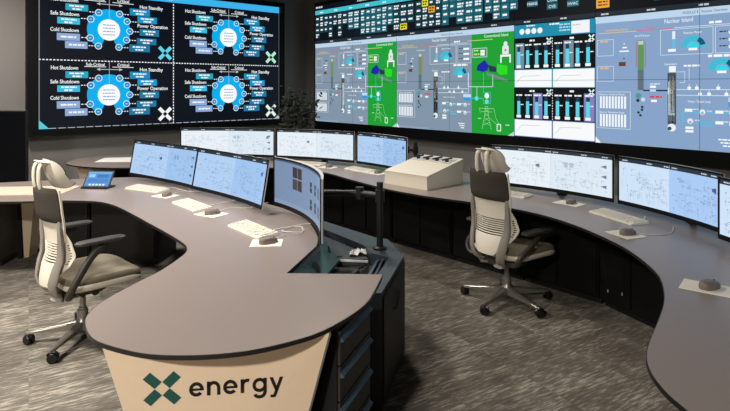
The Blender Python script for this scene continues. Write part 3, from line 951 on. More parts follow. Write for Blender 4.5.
# slanted teal socket panel beside the desk edge
q0, q1 = Vector((-.392, 2.905, .718)), Vector((-.258, 3.62, .705))
q2, q3 = Vector((-.165, 3.58, .59)), Vector((-.315, 2.905, .59))
b = MB(); b.hexa([q0, q1, q2, q3], [p - UP * .015 for p in (q0, q1, q2, q3)])
sp = b.build('socket_panel', M_TEAL, con, world=True); sp['label'] = 'slanted teal panel with sockets'
tn = (q1 - q0).cross(q3 - q0).normalized(); tn = tn if tn.z > 0 else -tn
tu = (q1 - q0).normalized(); tv = tn.cross(tu); tv = tv if tv.x > 0 else -tv
b = MB()
c0 = (q0 + q1 + q2 + q3) / 4 + tn * .001
MR = Matrix((tu, tv, tn)).transposed()
b.lathe([(.034, 0), (.034, .003), (.026, .004)], 18, c0, MR)
b.v = [tuple(Vector(v) - con.location) for v in b.v]; b.build('socket', M_BLACKP, sp)
for k in (-2, -1, 1, 2):
    for s in (-1, 1):
        b = MB(); b.lathe([(.005, 0), (.005, .002)], 8, c0 + tu * k * .075 + tv * s * .045, MR)
        b.v = [tuple(Vector(v) - con.location) for v in b.v]; b.build('screw', M_BLACKP, sp)
# rails along the right side of the trough
for k, (w, z, m) in enumerate(((.022, .61, M_SLATE), (.014, .59, M_BLACK), (.014, .618, M_GRAPH), (.010, .60, M_BLACK))):
    off = Vector((-.022 + k * .024, 0, 0))
    a = Vector((-.03, 2.91, 0)) + off; c = Vector((.088, 3.52, 0)) + off * .8
    b = MB(); b.prism([(a.x, a.y), (a.x + w, a.y), (c.x + w * .8, c.y), (c.x, c.y)], .545, z); b.build('trough_rail', m, con, world=True)
b = MB(); b.box((-.10, 3.60, .580), (.24, .012, .012), Matrix.Rotation(-.15, 3, 'Z')); b.build('cable_bar', M_SILVER, con, world=True)
b = MB(); b.box((-.06, 3.32, .575), (.028, .10, .06), Matrix.Rotation(-.35, 3, 'Z'), .006); b.build('power_brick', M_BLACK, con, world=True)
b = MB(); b.tube(catmull([(-.23, 3.5, .70), (-.2, 3.62, .60), (-.05, 3.75, .57), (.02, 3.6, .57), (-.07, 3.42, .57)], 5), .005, 6); b.build('trough_cable', M_BLACK, con, True, True)
b = MB(); b.prism([(-.22, 3.62), (.02, 3.62), (-.015, 3.77), (-.33, 4.22), (-.38, 4.05), (-.25, 3.75)], .546, .585); b.build('trough_shelf', M_GRAPH, con, world=True)
# rear side panels
for a, c in ((co[0], co[1]), (co[1], co[2])):
    a, c = Vector((*a, 0)), Vector((*c, 0)); d = (c - a).normalized(); n = Vector((d.y, -d.x, 0))
    b = MB(); p0, p1 = a + d * .025, c - d * .02
    b.hexa([p0 + UP * .05, p1 + UP * .05, p1 + UP * .05 + n * .01, p0 + UP * .05 + n * .01], [p0 + UP * .60, p1 + UP * .60, p1 + UP * .60 + n * .01, p0 + UP * .60 + n * .01])
    pn = b.build('side_panel', M_BLACKP, con, world=True)
a, c = Vector((*co[0], 0)), Vector((*co[1], 0)); d = (c - a).normalized(); n = Vector((d.y, -d.x, 0))
b = MB(); b.tube([a + d * .28 + n * .012 + UP * .44, a + d * .28 + n * .024 + UP * .45, a + d * .38 + n * .024 + UP * .50, a + d * .38 + n * .012 + UP * .51], .005, 6); b.build('pull_handle', M_BLACK, con, True, True)

# crumpled paper in the trough
b = MB(); q = random.Random(3)
gx_, gy_ = 7, 5
def crump(u, v):
    r_ = random.Random(int(u * 50) * 31 + int(v * 50))
    return (-.045 + u * .12 + r_.uniform(-.01, .01), 3.72 + v * .09 + u * .03 + r_.uniform(-.01, .01), .592 + r_.uniform(0, .03))
b.shell(crump, [i / gx_ - .5 for i in range(gx_ + 1)], [j / gy_ - .5 for j in range(gy_ + 1)], .004)
o = b.build('crumpled_tissue', M_PAPER); tag(o, 'crumpled white tissue lying on the console trough', 'tissue')

# ------------------------------------------------------------------ cabinets under the desks
def cabinet(label, a, c, depth, z0=.0, z1=.72, m=M_BLACKP, vents=False, doors=1, name='desk_cabinet', group=None):
    """a to c: the front edge seen from the chair, left to right; the body extends behind"""
    a, c = Vector((*a, 0)), Vector((*c, 0)); d = (c - a); L = d.length; d.normalize(); n = Vector((-d.y, d.x, 0))
    t = thing(name, label, 'cabinet', (a + c) / 2, 0, group)
    b = MB(); pl = [a, c, c + n * depth, a + n * depth]; b.prism([(p.x, p.y) for p in pl], z0 + .06, z1); b.build('body', m, t, world=True)
    b = MB(); pl = [a + n * .05, c + n * .05, c + n * depth, a + n * depth]; b.prism([(p.x, p.y) for p in pl], z0, z0 + .06); b.build('plinth', M_BLACK, t, world=True)
    w = L / doors
    for k in range(doors):
        p0, p1 = a + d * (k * w + .012), a + d * ((k + 1) * w - .012)
        b = MB(); b.prism([(p.x, p.y) for p in (p0 - n * .014, p1 - n * .014, p1, p0)], z0 + .08, z1 - .02)
        dr = b.build('door', m, t, world=True)
        if vents:
            for j in range(3):
                s = p0 + d * (w * (.22 + .22 * j)) - n * .016
                b = MB(); b.prism([(p.x, p.y) for p in (s, s + d * .1, s + d * .1 + n * .006, s + n * .006)], z1 - .115, z1 - .098)
                b.v = [tuple(Vector(v) - t.location) for v in b.v]; b.build('vent', M_BEZEL, dr)
    return t
cabinet('black cabinet with three vent slots under the left desk', (-2.62, 5.36), (-1.98, 5.30), .45, vents=True)
cabinet('plain black cabinet behind the left office chair', (-3.02, 5.40), (-2.64, 5.363), .40)
t = cabinet('brown grey cabinet at the left edge of the left desk', (-4.4, 5.20), (-3.44, 5.27), .32, m=M_BROWNP)
b = MB(); b.prism([(-3.43, 5.53), (-3.395, 5.53), (-3.395, 5.66), (-3.43, 5.66)], 0, .705); b.build('post', M_BLACK, t, world=True)
lp = thing('desk_leg_panel', 'slanted beige leg panel under the left wing of the desk', 'panel', (-3.3, 5.62, 0))
b = MB(); b.hexa([(-3.385, 5.56, 0), (-3.35, 5.58, 0), (-3.35, 5.75, 0), (-3.385, 5.75, 0)], [(-3.385, 5.5, .72), (-3.27, 5.56, .72), (-3.27, 5.75, .72), (-3.385, 5.75, .72)])
b.build('board', M_BEIGE, lp, world=True)
b = MB(); b.box((-3.33, 5.75, .02), (.14, .04, .04)); b.build('foot', M_BLACK, lp, world=True)

# right desk: a run of black cabinet units set back under the worktop
run = [(-3.24, 7.25), (-2.5, 7.3), (-1.7, 7.3), (-.95, 7.1), (-.25, 6.63), (.30, 6.03), (.85, 5.43), (1.36, 4.87), (1.82, 4.34), (2.05, 3.75), (2.12, 3.0), (2.08, 2.3), (2.0, 1.6)]
where = ['at the rounded far end of the long desk', 'below the far left row monitor', 'under the far desk in front of the plant', 'below the far middle monitor',
         'below the far angled monitor', 'below the left part of the cream switch box', 'below the right part of the cream switch box', 'behind the right office chair',
         'under the right desk below the wide monitor', 'under the inner bend of the right desk', 'under the right desk beside the front mouse', 'under the right foreground of the long desk']
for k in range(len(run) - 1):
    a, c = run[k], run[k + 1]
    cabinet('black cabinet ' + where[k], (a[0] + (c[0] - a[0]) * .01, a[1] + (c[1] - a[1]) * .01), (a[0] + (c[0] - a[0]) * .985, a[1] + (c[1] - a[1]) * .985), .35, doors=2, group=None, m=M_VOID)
ep2 = thing('desk_end_panel', 'beige end panel below the rounded far end of the desk', 'panel', (-3.45, 7.2, 0))
b = MB(); b.hexa([(-3.42, 6.98, 0), (-3.30, 6.95, 0), (-3.30, 7.6, 0), (-3.42, 7.6, 0)], [(-3.58, 6.95, .72), (-3.34, 6.85, .72), (-3.34, 7.6, .72), (-3.58, 7.6, .72)])
b.build('board', M_BEIGE, ep2, world=True)
b = MB(); b.box((-3.36, 7.3, .02), (.10, .5, .04)); b.build('foot', M_BLACK, ep2, world=True)

# loose cable ends under the right desk
for x, y, t in ((1.66, 3.86, 'left'), (1.73, 3.80, 'right')):
    b = MB(); b.tube(catmull([(x, y + .25, .68), (x + .01, y + .1, .5), (x, y, .40), (x + .01, y - .01, .30)], 4), .0025, 6)
    w = thing('hanging_cable', t + ' one of two cable ends hanging below the right desk', 'cable', (x, y, 0))
    b.build('cord', M_VOID, w, True, True)
    b = MB(); b.tube([(x + .01, y - .01, .305), (x + .01, y - .01, .285)], .0045, 8); b.build('plug', M_TAUPE, w, True, True)

# ------------------------------------------------------------------ wide curved monitors
MH, MR_ = .37, 2.6
def diagram(cv, x0, x1, y0, y1, bg, ink, seed, turbine=None, dense=26):
    q = random.Random(seed)
    cv.rect(x0, y0, x1, y1, bg, 1)
    w, h = x1 - x0, y1 - y0
    lt = tuple(a * .48 + b_ * .52 for a, b_ in zip(ink, bg))
    for k in range(dense):
        x, y = x0 + w * q.uniform(.06, .9), y0 + h * q.uniform(.08, .85)
        l = q.uniform(.02, .12)
        if q.random() < .5:
            cv.line((x, y), (min(x + l, x1 - .01), y), .0018, lt)
            cv.line((min(x + l, x1 - .01), y), (min(x + l, x1 - .01), max(y0 + .01, y - q.uniform(.01, .06))), .0018, lt)
        else:
            cv.line((x, y), (x, max(y0 + .01, y - l * .6)), .0018, lt)
        if q.random() < .6: cv.rect(x - .006, y - .004, x + .006, y + .004, lt, 2)
        if q.random() < .35: cv.bars(x, y + .006, .03, .004, lt, 2, q)
    if turbine:
        tx, ty, s = x0 + w * turbine[0], y0 + h * turbine[1], turbine[2]
        cv.poly([(tx - s, ty + s * .5), (tx + s, ty + s), (tx + s, ty - s), (tx - s, ty - s * .5)], ink, 3)

def monitor(label, A, B_, zb=.79, tilt=0.0, style='blue', seed=1, R=MR_, pole=None, pole_z=.74, armlabel=''):
    A, B_ = Vector((*A, 0)), Vector((*B_, 0))
    d = (B_ - A).normalized(); mid = (A + B_) / 2; MW = (B_ - A).length - .004
    def sagf(x, R): return (R - math.sqrt(R * R - (MW / 2) ** 2)) - (R - math.sqrt(R * R - x * x))
    rz = math.atan2(d.y, d.x)
    t = thing('curved_monitor', label, 'monitor', (mid.x, mid.y, zb), rz, 'wide curved desk monitors', rx=-tilt)
    n = 18
    xs = [-MW / 2 + MW * i / n for i in range(n + 1)]
    b = MB(); b.shell(lambda x, z: (x, sagf(x, R) + .006, z), xs, [0, MH], lambda x, z: .030 - .020 * abs(2 * x / MW) ** 2); b.build('housing', M_SILVER, t, True)
    b = MB()
    bz = .012
    b.shell(lambda x, z: (x, sagf(x, R), z), xs, [0, .030], .0065)
    b.shell(lambda x, z: (x, sagf(x, R), z), xs, [MH - bz, MH], .0065)
    for s in (-1, 1):
        e0, e1 = s * MW / 2, s * (MW / 2 - bz)
        b.shell(lambda x, z: (x, sagf(x, R), z), sorted((e0, e1)), [0, MH], .0065)
    b.build('bezel', M_BEZEL, t)
    cv = Canvas()
    X0, X1, Y0, Y1 = -MW / 2 + bz, MW / 2 - bz, .030, MH - bz
    if style == 'white': bg1, bg2, ink, bar = rgb(232, 240, 247), rgb(222, 234, 244), rgb(110, 130, 155), rgb(48, 56, 64)
    elif style == 'blue': bg1, bg2, ink, bar = rgb(176, 207, 242), rgb(160, 196, 238), rgb(66, 96, 140), rgb(34, 46, 60)
    elif style == 'dim': bg1, bg2, ink, bar = rgb(120, 142, 174), rgb(120, 142, 174), rgb(40, 48, 58), rgb(52, 62, 76)
    else: bg1, bg2, ink, bar = rgb(206, 226, 248), rgb(170, 203, 244), rgb(70, 96, 136), rgb(40, 50, 64)
    xm = (X0 + X1) / 2
    cv.rect(X0, Y0, X1, Y1, bg1, 0)
    if style == 'dim':
        for i in range(2):
            for j in range(2):
                xx, yy = -.29 + i * .085, .165 + j * .085
                cv.rect(xx, yy, xx + .078, yy + .075, rgb(52, 44, 46) if (i, j) != (0, 0) else rgb(70, 60, 66), 2)
        q = random.Random(5)
        for r in range(2):
            for k in range(4):
                xx = .05 + k * .12; yy = .20 - r * .115
                cv.rect(xx, yy, xx + .05, yy + .03, ink, 2); cv.rect(xx, yy + .036, xx + .05, yy + .068, ink, 2)
        cv.rect(-.03, Y0, -.028, Y1, rgb(120, 145, 180), 2)
        cv.rect(X0, Y0, X1, Y0 + .03, rgb(130, 152, 182), 2)  # lighter strip along the bottom: a reflection painted into the screen image
        cv.rect(X0, Y1 - .012, X1, Y1, rgb(60, 80, 105), 2)
    else:
        diagram(cv, X0, xm - .001, Y0, Y1 - .028, bg1, ink, seed, (.78, .62, .018) if seed % 2 else None, 64)
        diagram(cv, xm + .001, X1, Y0, Y1 - .028, bg2, ink, seed + 50, (.86, .74, .018) if seed % 2 == 0 else None, 64)
        if seed in (1, 6, 7):
            for k in range(3): cv.poly([(X1 - .10, Y1 - .09 - k * .08), (X1 - .05, Y1 - .075 - k * .08), (X1 - .05, Y1 - .105 - k * .08)], ink, 3)
            for k in range(2): cv.rect(X0 + .68 + k * .05, Y1 - .13, X0 + .715 + k * .05, Y1 - .09, tuple(a * .5 + c * .5 for a, c in zip(ink, bg1)), 3)
        cv.rect(X0, Y1 - .028, X1, Y1, bar, 2)
        for x in (X0 + .03, X0 + .25, xm - .05, xm + .02, xm + .28, X1 - .09): cv.bars(x, Y1 - .018, .05, .008, rgb(200, 210, 220), 3, random.Random(seed))
        cv.rect(xm - .0012, Y0, xm + .0012, Y1, tuple(c * .6 for c in bg1), 3)
    cells = [(X0 + (X1 - X0) * i / 16, X0 + (X1 - X0) * (i + 1) / 16) for i in range(16)]
    me = cv.mesh('screen', M_SCR, lambda x, z, dd: (x, sagf(x, R) + .0035 - dd, z), cells, [(Y0, Y1)], step=.0003)
    so = bpy.data.objects.new('screen', me); COL.objects.link(so); so.parent = t
    so['label'] = 'lit screen with fine line diagrams' if style != 'dim' else 'pale blue screen with dark square tiles'
    # side buttons and the mount plate
    for k in range(4):
        b = MB(); b.box((MW / 2 + .001, .011, .05 + k * .02), (.006, .008, .011), None, .002); b.build('side_button', M_SILVER, t)
    sb = sagf(0, R) + .032
    b = MB(); b.box((0, sb + .012, MH / 2), (.12, .026, .12), None, .005); b.build('mount_plate', M_BLACK, t)
    # the arm that carries it
    yb = Vector((-d.y, d.x, 0))
    tl = math.tan(tilt)
    att = mid + yb * (sb + .024 + tl * MH / 2) + UP * (zb + MH / 2)
    if pole is None:
        pole = att + yb * .15
        pole = (pole.x, pole.y)
    pa = Vector((*pole, 0))
    am = thing('monitor_arm', armlabel, 'monitor arm', (pa.x, pa.y, pole_z))
    h = (zb + MH / 2 + .09) - pole_z
    b = MB(); b.lathe([(.045, 0), (.045, .012), (.03, .02)], 16); b.build('base_plate', M_BLACK, am, True)
    b = MB(); b.lathe([(.021, .012), (.021, h)], 14); b.build('pole', M_BLACK, am, True)
    b = MB(); b.lathe([(.030, h - .13), (.030, h - .05)], 14); b.build('collar', M_BLACK, am, True)
    b = MB(); e = att - Vector((pa.x, pa.y, pole_z)); s = Vector((0, 0, zb + MH / 2 - pole_z))
    if (e - s).length > .25:
        el = s + (e - s) * .52 + yb * .10
        b.tube([s, el], .020, 10)
        b.build('arm_link', M_BLACK, am, True)
        b = MB(); b.tube([el, e], .020, 10); b.build('arm_link', M_BLACK, am, True)
        b = MB(); b.lathe([(.028, -.04), (.028, .04)], 14, el); b.build('elbow_joint', M_BLACK, am, True)
    else:
        b.tube([s, e], .022, 10); b.build('arm_link', M_BLACK, am, True)
    return t

L3 = dict(R=1.7)
monitor('wide monitor with pale blue diagrams behind the tablet on the left desk', (-2.43, 5.75), (-1.545, 4.995), tilt=.18, style='blue', seed=1, pole_z=.545, armlabel='black arm behind the monitor nearest the tablet')
monitor('middle wide monitor on the left desk with light blue screen', (-1.548, 4.985), (-.768, 4.135), tilt=.18, style='blue', seed=2, pole_z=.545, armlabel='black arm behind the middle monitor of the left desk')
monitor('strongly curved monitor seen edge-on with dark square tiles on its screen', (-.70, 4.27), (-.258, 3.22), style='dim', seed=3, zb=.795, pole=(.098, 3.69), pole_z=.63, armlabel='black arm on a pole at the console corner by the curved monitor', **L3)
monitor('white screened wide monitor in the far row beneath the ring diagrams', (-2.42, 7.33), (-1.16, 7.17), style='white', seed=6, armlabel='black arm behind the far white screened monitor')
monitor('far wide monitor with white screen in front of the corner plant', (-1.135, 7.16), (-.13, 6.66), style='white', seed=5, armlabel='black arm behind the far monitor by the plant')
monitor('far angled monitor with blue screen beside the cream switch box', (-.10, 6.63), (.44, 5.92), style='blue', seed=4, pole=(.58, 6.42), armlabel='black arm on a pole behind the cream switch box')
monitor('white screened wide monitor behind the right office chair', (1.17, 5.22), (1.95, 4.39), style='white', seed=7, armlabel='black arm behind the monitor by the right office chair')
monitor('wide monitor with blue screen along the right desk', (1.965, 4.36), (2.205, 3.45), style='mix', seed=8, armlabel='black arm behind the blue monitor of the right desk')
monitor('partly visible monitor at the right edge of the photo', (2.115, 3.36), (2.02, 2.22), style='mix', seed=9, armlabel='black arm behind the monitor at the right edge')

# ------------------------------------------------------------------ keyboards, mice, pads
ZT = .74
def cable_part(parent, pts, name='cable', m=M_CABLE, r=.0028):
    M = parent.matrix_basis.inverted()
    b = MB(); b.tube([M @ Vector(p) for p in catmull(pts, 6)], r, 6); return b.build(name, m, parent, True)
kb_mesh = {}
def keyboard(label, c, ang, cable=None):
    t = thing('keyboard', label, 'keyboard', (c[0], c[1], ZT), math.radians(ang), 'ivory desk keyboards')
    if not kb_mesh:
        b = MB(); b.hexa([(-.215, -.075, 0), (.215, -.075, 0), (.215, .075, 0), (-.215, .075, 0)], [(-.213, -.073, .010), (.213, -.073, .010), (.213, .073, .022), (-.213, .073, .022)])
        kb_mesh['b'] = b.mesh('body', M_KEY)
        b = MB()
        for r in range(6):
            y = -.055 + r * .0215
            z = .010 + (y + .073) / .146 * .012
            n = 20 if r else 13
            x = -.203
            for k in range(n):
                w = .0175 if r or k not in (4,) else .115
                if k in (15, 16) and r in (1, 4): x += .0203; continue
                b.box((x + w / 2, y, z + .003), (w, .0175, .008), None, 0)
                x += w + .0028
        kb_mesh['k'] = b.mesh('keys', M_KEYD)
        b = MB(); b.box((.10, .069, .0235), (.09, .006, .002)); kb_mesh['s'] = b.mesh('status_strip', M_TAUPE)
    for nme, k in (('body', 'b'), ('keys', 'k'), ('status_strip', 's')):
        o = bpy.data.objects.new(nme, kb_mesh[k]); COL.objects.link(o); o.parent = t
        if k == 'k': o['kind'] = 'stuff'
    if cable: cable_part(t, cable, r=.0032)
    return t
def mouse(label, c, ang, z=ZT, cable=None):
    t = thing('mouse', label, 'mouse', (c[0], c[1], z), math.radians(ang), 'taupe computer mice')
    rings_ = []
    for k in range(9):
        s = k / 8
        zz = .036 * math.sin(s * PI / 2) ** .8 if k else 0
        sc = math.sqrt(max(0.002, 1 - (s ** 2.2)))
        ring = []
        for j in range(20):
            a = 2 * PI * j / 20
            ca, sa = math.cos(a), math.sin(a)
            x = .034 * math.copysign(abs(ca) ** .8, ca) * sc
            y = .060 * math.copysign(abs(sa) ** .85, sa) * (sc if sa < 0 else sc ** .9)
            ring.append((x, y - .008 * s, zz * (1 - .12 * (y > .03))))
        rings_.append(ring)
    b = MB(); b.rings(rings_); b.build('shell', M_MOUSE, t, True)
    b = MB(); b.lathe([(.008, -.0035), (.010, 0), (.008, .0035)], 12, (0, .034, .025), Matrix.Rotation(PI / 2, 3, 'Y')); b.build('scroll_wheel', M_RUB, t, True)
    if cable: cable_part(t, cable, r=.0022)
    return t
def pad(label, c, ang, w=.20, d=.16):
    t = thing('mouse_pad', label, 'mouse pad', (c[0], c[1], ZT), math.radians(ang), 'cream mouse pads')
    b = MB(); b.box((0, 0, .002), (w, d, .004), None, .0015); b.build('sheet', M_PAD, t)
    b = MB(); b.box((0, d / 2 - .008, .0044), (w * .96, .010, .001)); b.build('wrist_edge', M_KEYD, t)
    return t
keyboard('ivory keyboard nearest the tablet on the left desk', (-2.03, 5.215), -29, [(-1.88, 5.20, .752), (-1.80, 5.28, .745), (-1.74, 5.22, .745), (-1.60, 5.10, .745), (-1.50, 5.10, .744)])
keyboard('ivory keyboard in front of the middle left desk monitor', (-1.393, 4.495), -49, [(-1.28, 4.40, .752), (-1.20, 4.56, .746), (-1.08, 4.70, .75), (-1.12, 4.80, .75), (-1.02, 4.78, .745)])
keyboard('ivory keyboard in front of the curved edge-on monitor', (-.751, 3.729), -51, [(-.64, 3.63, .752), (-.56, 3.78, .745), (-.44, 3.82, .745), (-.42, 3.68, .745), (-.55, 3.70, .748), (-.46, 3.86, .745), (-.38, 3.90, .745)])
keyboard('ivory keyboard partly hidden behind the right office chair', (1.262, 4.985), -47)
keyboard('ivory keyboard in front of the blue right desk monitor', (1.845, 4.094), -72, [(1.93, 3.99, .752), (2.0, 4.02, .748), (2.03, 4.06, .76)])
keyboard('ivory keyboard below the far monitor by the plant', (-.70, 6.93), -27)
keyboard('ivory keyboard below the far angled monitor', (-.05, 6.40), -50)
for lab, c, ang, mang, w in (('beside the keyboard nearest the tablet', (-1.745, 4.905), -29, -8, .19), ('beside the middle keyboard of the left desk', (-1.155, 4.205), -30, -60, .21),
                          ('beside the keyboard of the curved monitor', (-.602, 3.43), 4, -55, .19), ('in front of the white monitor at the right chair', (1.675, 4.59), -52, -40, .22),
                          ('beside the keyboard of the blue right monitor', (1.69, 3.63), -70, -68, .20), ('on the right desk at the photo edge', (1.625, 2.665), -38, -62, .21),
                          ('below the far monitor by the plant', (-.44, 6.64), -30, -20, .20), ('below the far angled monitor', (.135, 6.19), -50, -35, .20)):
    pad('cream mouse pad ' + lab, c, ang, w)
    ca = None
    if c[0] < -.5 and c[1] < 5:
        ca = [(c[0] + .04, c[1] + .07, .752), (c[0] + .10, c[1] + .20, .744), (c[0] + .26, c[1] + .22, .744), (c[0] + .22, c[1] + .34, .744), (c[0] + .36, c[1] + .40, .744)]
        if c[0] > -.7: ca = [(c[0] + .03, c[1] + .05, .752), (c[0] + .10, c[1] + .18, .744), (c[0] + .18, c[1] + .22, .744), (c[0] + .20, c[1] + .32, .744)]
    if lab.startswith('beside the keyboard of the blue'):
        ca = [(c[0] + .05, c[1] + .02, .752), (c[0] + .16, c[1] - .02, .744), (c[0] + .30, c[1] + .02, .744), (c[0] + .42, c[1] + .2, .744)]
    mouse('taupe mouse ' + lab, (c[0] + .012, c[1] - .005), mang, ZT + .0050, ca)

# ------------------------------------------------------------------ desk items
t = thing('desk_mat', 'cream writing mat on the left wing of the left desk', 'desk mat', (-3.1, 5.15, ZT))
b = MB(); b.prism([(-3.75, 5.30), (-2.735, 5.40), (-2.705, 4.965), (-3.6, 4.90)], ZT + .0003, ZT + .005); b.build('sheet', M_MAT, t, world=True)
b = MB(); b.prism([(-3.74, 5.285), (-2.75, 5.385), (-2.751, 5.37), (-3.735, 5.27)], ZT + .005, ZT + .006); b.build('edge_strip', M_KEYD, t, world=True)

tb_ = thing('tablet', 'tablet with a blue screen propped up on the left desk', 'tablet', (-2.535, 5.31, ZT), math.radians(-4), rx=0)
Mt = Matrix.Rotation(math.radians(-38), 3, 'X')
def tilt_box(b, x0, z0, x1, z1, y0, y1, base=.012):
    pts = lambda y: [Mt @ Vector((x, y, z)) + Vector((0, -.04, base)) for x, z in ((x0, z0), (x1, z0), (x1, z1), (x0, z1))]
    return b.hexa(pts(y0), pts(y1))
b = MB(); tilt_box(b, -.13, 0, .13, .175, 0, .012); b.build('housing', M_BLACK, tb_)
cv = Canvas()
cv.rect(-.118, .012, .118, .163, rgb(84, 150, 214), 0)
cv.rect(-.118, .145, .118, .163, rgb(120, 180, 230), 1)
cv.rect(-.10, .105, -.04, .138, rgb(160, 205, 238), 1); cv.rect(-.02, .10, .095, .135, rgb(60, 120, 190), 1)
cv.rect(-.10, .05, .10, .088, rgb(70, 135, 205), 1)
for k in range(5): cv.rect(-.075 + k * .033, .018, -.052 + k * .033, .035, rgb(235, 240, 245), 2)
o = bpy.data.objects.new('screen', cv.mesh('screen', M_SCR, lambda x, z, d: tuple(Mt @ Vector((x, -.0006 - d, z)) + Vector((0, -.04, .012))), [(-1, 1)], [(-1, 1)], step=.0003))
COL.objects.link(o); o.parent = tb_
b = MB(); b.box((0, .01, .006), (.26, .16, .012), None, .003); b.build('stand_base', M_BLACK, tb_)
b = MB(); b.hexa([(-.06, .075, .01), (.06, .075, .01), (.06, .065, .01), (-.06, .065, .01)], [(-.06, .055, .10), (.06, .055, .10), (.06, .045, .10), (-.06, .045, .10)]); b.build('stand_back', M_BLACK, tb_)
b = MB(); b.box((0, -.062, .016), (.25, .012, .012), None, .003); b.build('stand_lip', M_BLACK, tb_)

t = thing('paper_sheet', 'white sheet of paper on the rounded far end of the desk', 'paper', (-3.25, 7.35, ZT))
b = MB(); b.prism([(-3.43, 7.10), (-3.50, 7.52), (-3.10, 7.60), (-2.98, 7.12)], ZT + .0005, ZT + .0025); b.build('sheet', M_PAPER, t, world=True)

# cream wedge-shaped box with four switches
A0, A1 = Vector((.195, 5.55, ZT)), Vector((.571, 5.165, ZT))
sx_ = (A1 - A0).normalized(); sy_ = Vector((-sx_.y, sx_.x, 0))
sw = thing('switch_box', 'cream sloping control box with four black switches on the right desk', 'control box', (.58, 5.53, ZT))
F1, F0, DP = .125, .235, .56
LNN = .54
p = [A0, A0 + sx_ * LNN, A0 + sx_ * LNN + sy_ * DP, A0 + sy_ * DP]
b = MB(); b.hexa([v + UP * .001 for v in p], [p[0] + UP * F1, p[1] + UP * F1, p[2] + UP * F0, p[3] + UP * F0]); b.build('body', M_BOX, sw, world=True)
b = MB(); e = .006
tp = [p[0] + UP * F1, p[1] + UP * F1, p[2] + UP * F0, p[3] + UP * F0]
ctr = sum(tp, Vector()) / 4
big = [ctr + (v - ctr) * 1.012 for v in tp]
b.hexa(big, [v + UP * e for v in big]); b.build('top_plate', M_BOX, sw, world=True)
up_n = (tp[1] - tp[0]).cross(tp[3] - tp[0]).normalized()
sl = (tp[3] - tp[0]).normalized()
MRs = Matrix((sx_, sl, up_n)).transposed()
for k in range(4):
    c = tp[0] + sx_ * (LNN * (.16 + .225 * k)) + (tp[3] - tp[0]) * .80 + up_n * .006
    b = MB(); b.box(c + up_n * .004, (.10, .15, .008), MRs, .003); pl = b.build('switch_plate', M_SILVER, sw, world=True)
    b = MB(); b.lathe([(.020, 0), (.020, .014), (.013, .018)], 14, c - sl * .03 + up_n * .008, MRs)
    b.v = [tuple(Vector(v) - sw.location) for v in b.v]; b.build('switch_collar', M_BLACK, pl, True)
    b = MB(); b.box(c - sl * .02 + up_n * .030, (.020, .11, .014), MRs @ Matrix.Rotation(-.5, 3, 'Z'), .004)
    b.v = [tuple(Vector(v) - sw.location) for v in b.v]; b.build('switch_lever', M_BLACK, pl, True)

# switched-off black screen at the left, behind the desk wing
bc = thing('black_display', 'large switched-off black screen at the left edge behind the desk', 'display', (-4.62, 6.5, 0), math.radians(2))
b = MB(); b.box((0, .02, .93), (1.36, .04, .98), None, .004); b.build('housing', M_BLACK, bc)
b = MB(); b.box((0, -.002, .93), (1.33, .006, .95), None, .002); b.build('glass', M_GLOSS, bc)
for s in (-1, 1):
    b = MB(); b.box((s * .3, .06, .50), (.06, .04, 1.0), None, .004); b.build('stand_post', M_BLACK, bc)
    b = MB(); b.box((s * .3, .02, .02), (.07, .55, .04), None, .006); b.build('stand_foot', M_BLACK, bc)

# potted plant in the corner
pl = thing('potted_plant', 'dark leafy plant in the corner between the two video walls', 'plant', (-1.13, 9.25, 0))
b = MB(); b.lathe([(.13, 0), (.17, .30), (.175, .33), (.155, .33), (.15, .28)], 18); b.build('pot', M_POT, pl, True)
b = MB(); b.lathe([(.149, .279), (.02, .285)], 16); b.build('soil', M_STEM, pl)
q = random.Random(21)
b = MB()
tips = []
for k in range(13):
    a = q.uniform(0, 2 * PI); r_ = q.uniform(.05, .3); h = q.uniform(1.05, 1.52)
    pts = [(0.02 * math.cos(a), .02 * math.sin(a), .27), (.05 * math.cos(a), .05 * math.sin(a), .7), (r_ * .6 * math.cos(a), r_ * .6 * math.sin(a), h * .82), (r_ * math.cos(a), r_ * math.sin(a), h)]
    cp = catmull(pts, 5); tips.append(cp)
    b.tube(cp, [.012 * (1 - .7 * i / len(cp)) for i in range(len(cp))], 5)
b.build('stems', M_STEM, pl, True)
b = MB()
for k in range(900):
    cp = tips[k % 13]
    i = q.randrange(int(len(cp) * .5), len(cp))
    c = Vector(cp[i]) + Vector((q.gauss(0, .10), q.gauss(0, .10), q.gauss(0.02, .075)))
    d = Vector((q.gauss(0, 1), q.gauss(0, 1), q.gauss(.2, .6))).normalized()
    s = d.cross(Vector((q.gauss(0, 1), q.gauss(0, 1), q.gauss(0, 1)))).normalized()
    L, w = q.uniform(.07, .12), q.uniform(.018, .03)
    nn = d.cross(s) * .012
    b.add([c, c + d * L * .5 + s * w - nn, c + d * L, c + d * L * .5 - s * w - nn, c + d * L * .5 + nn * .4], [(0, 1, 4), (1, 2, 4), (2, 3, 4), (3, 0, 4)])
o = b.build('foliage', M_LEAF, pl); o['kind'] = 'stuff'

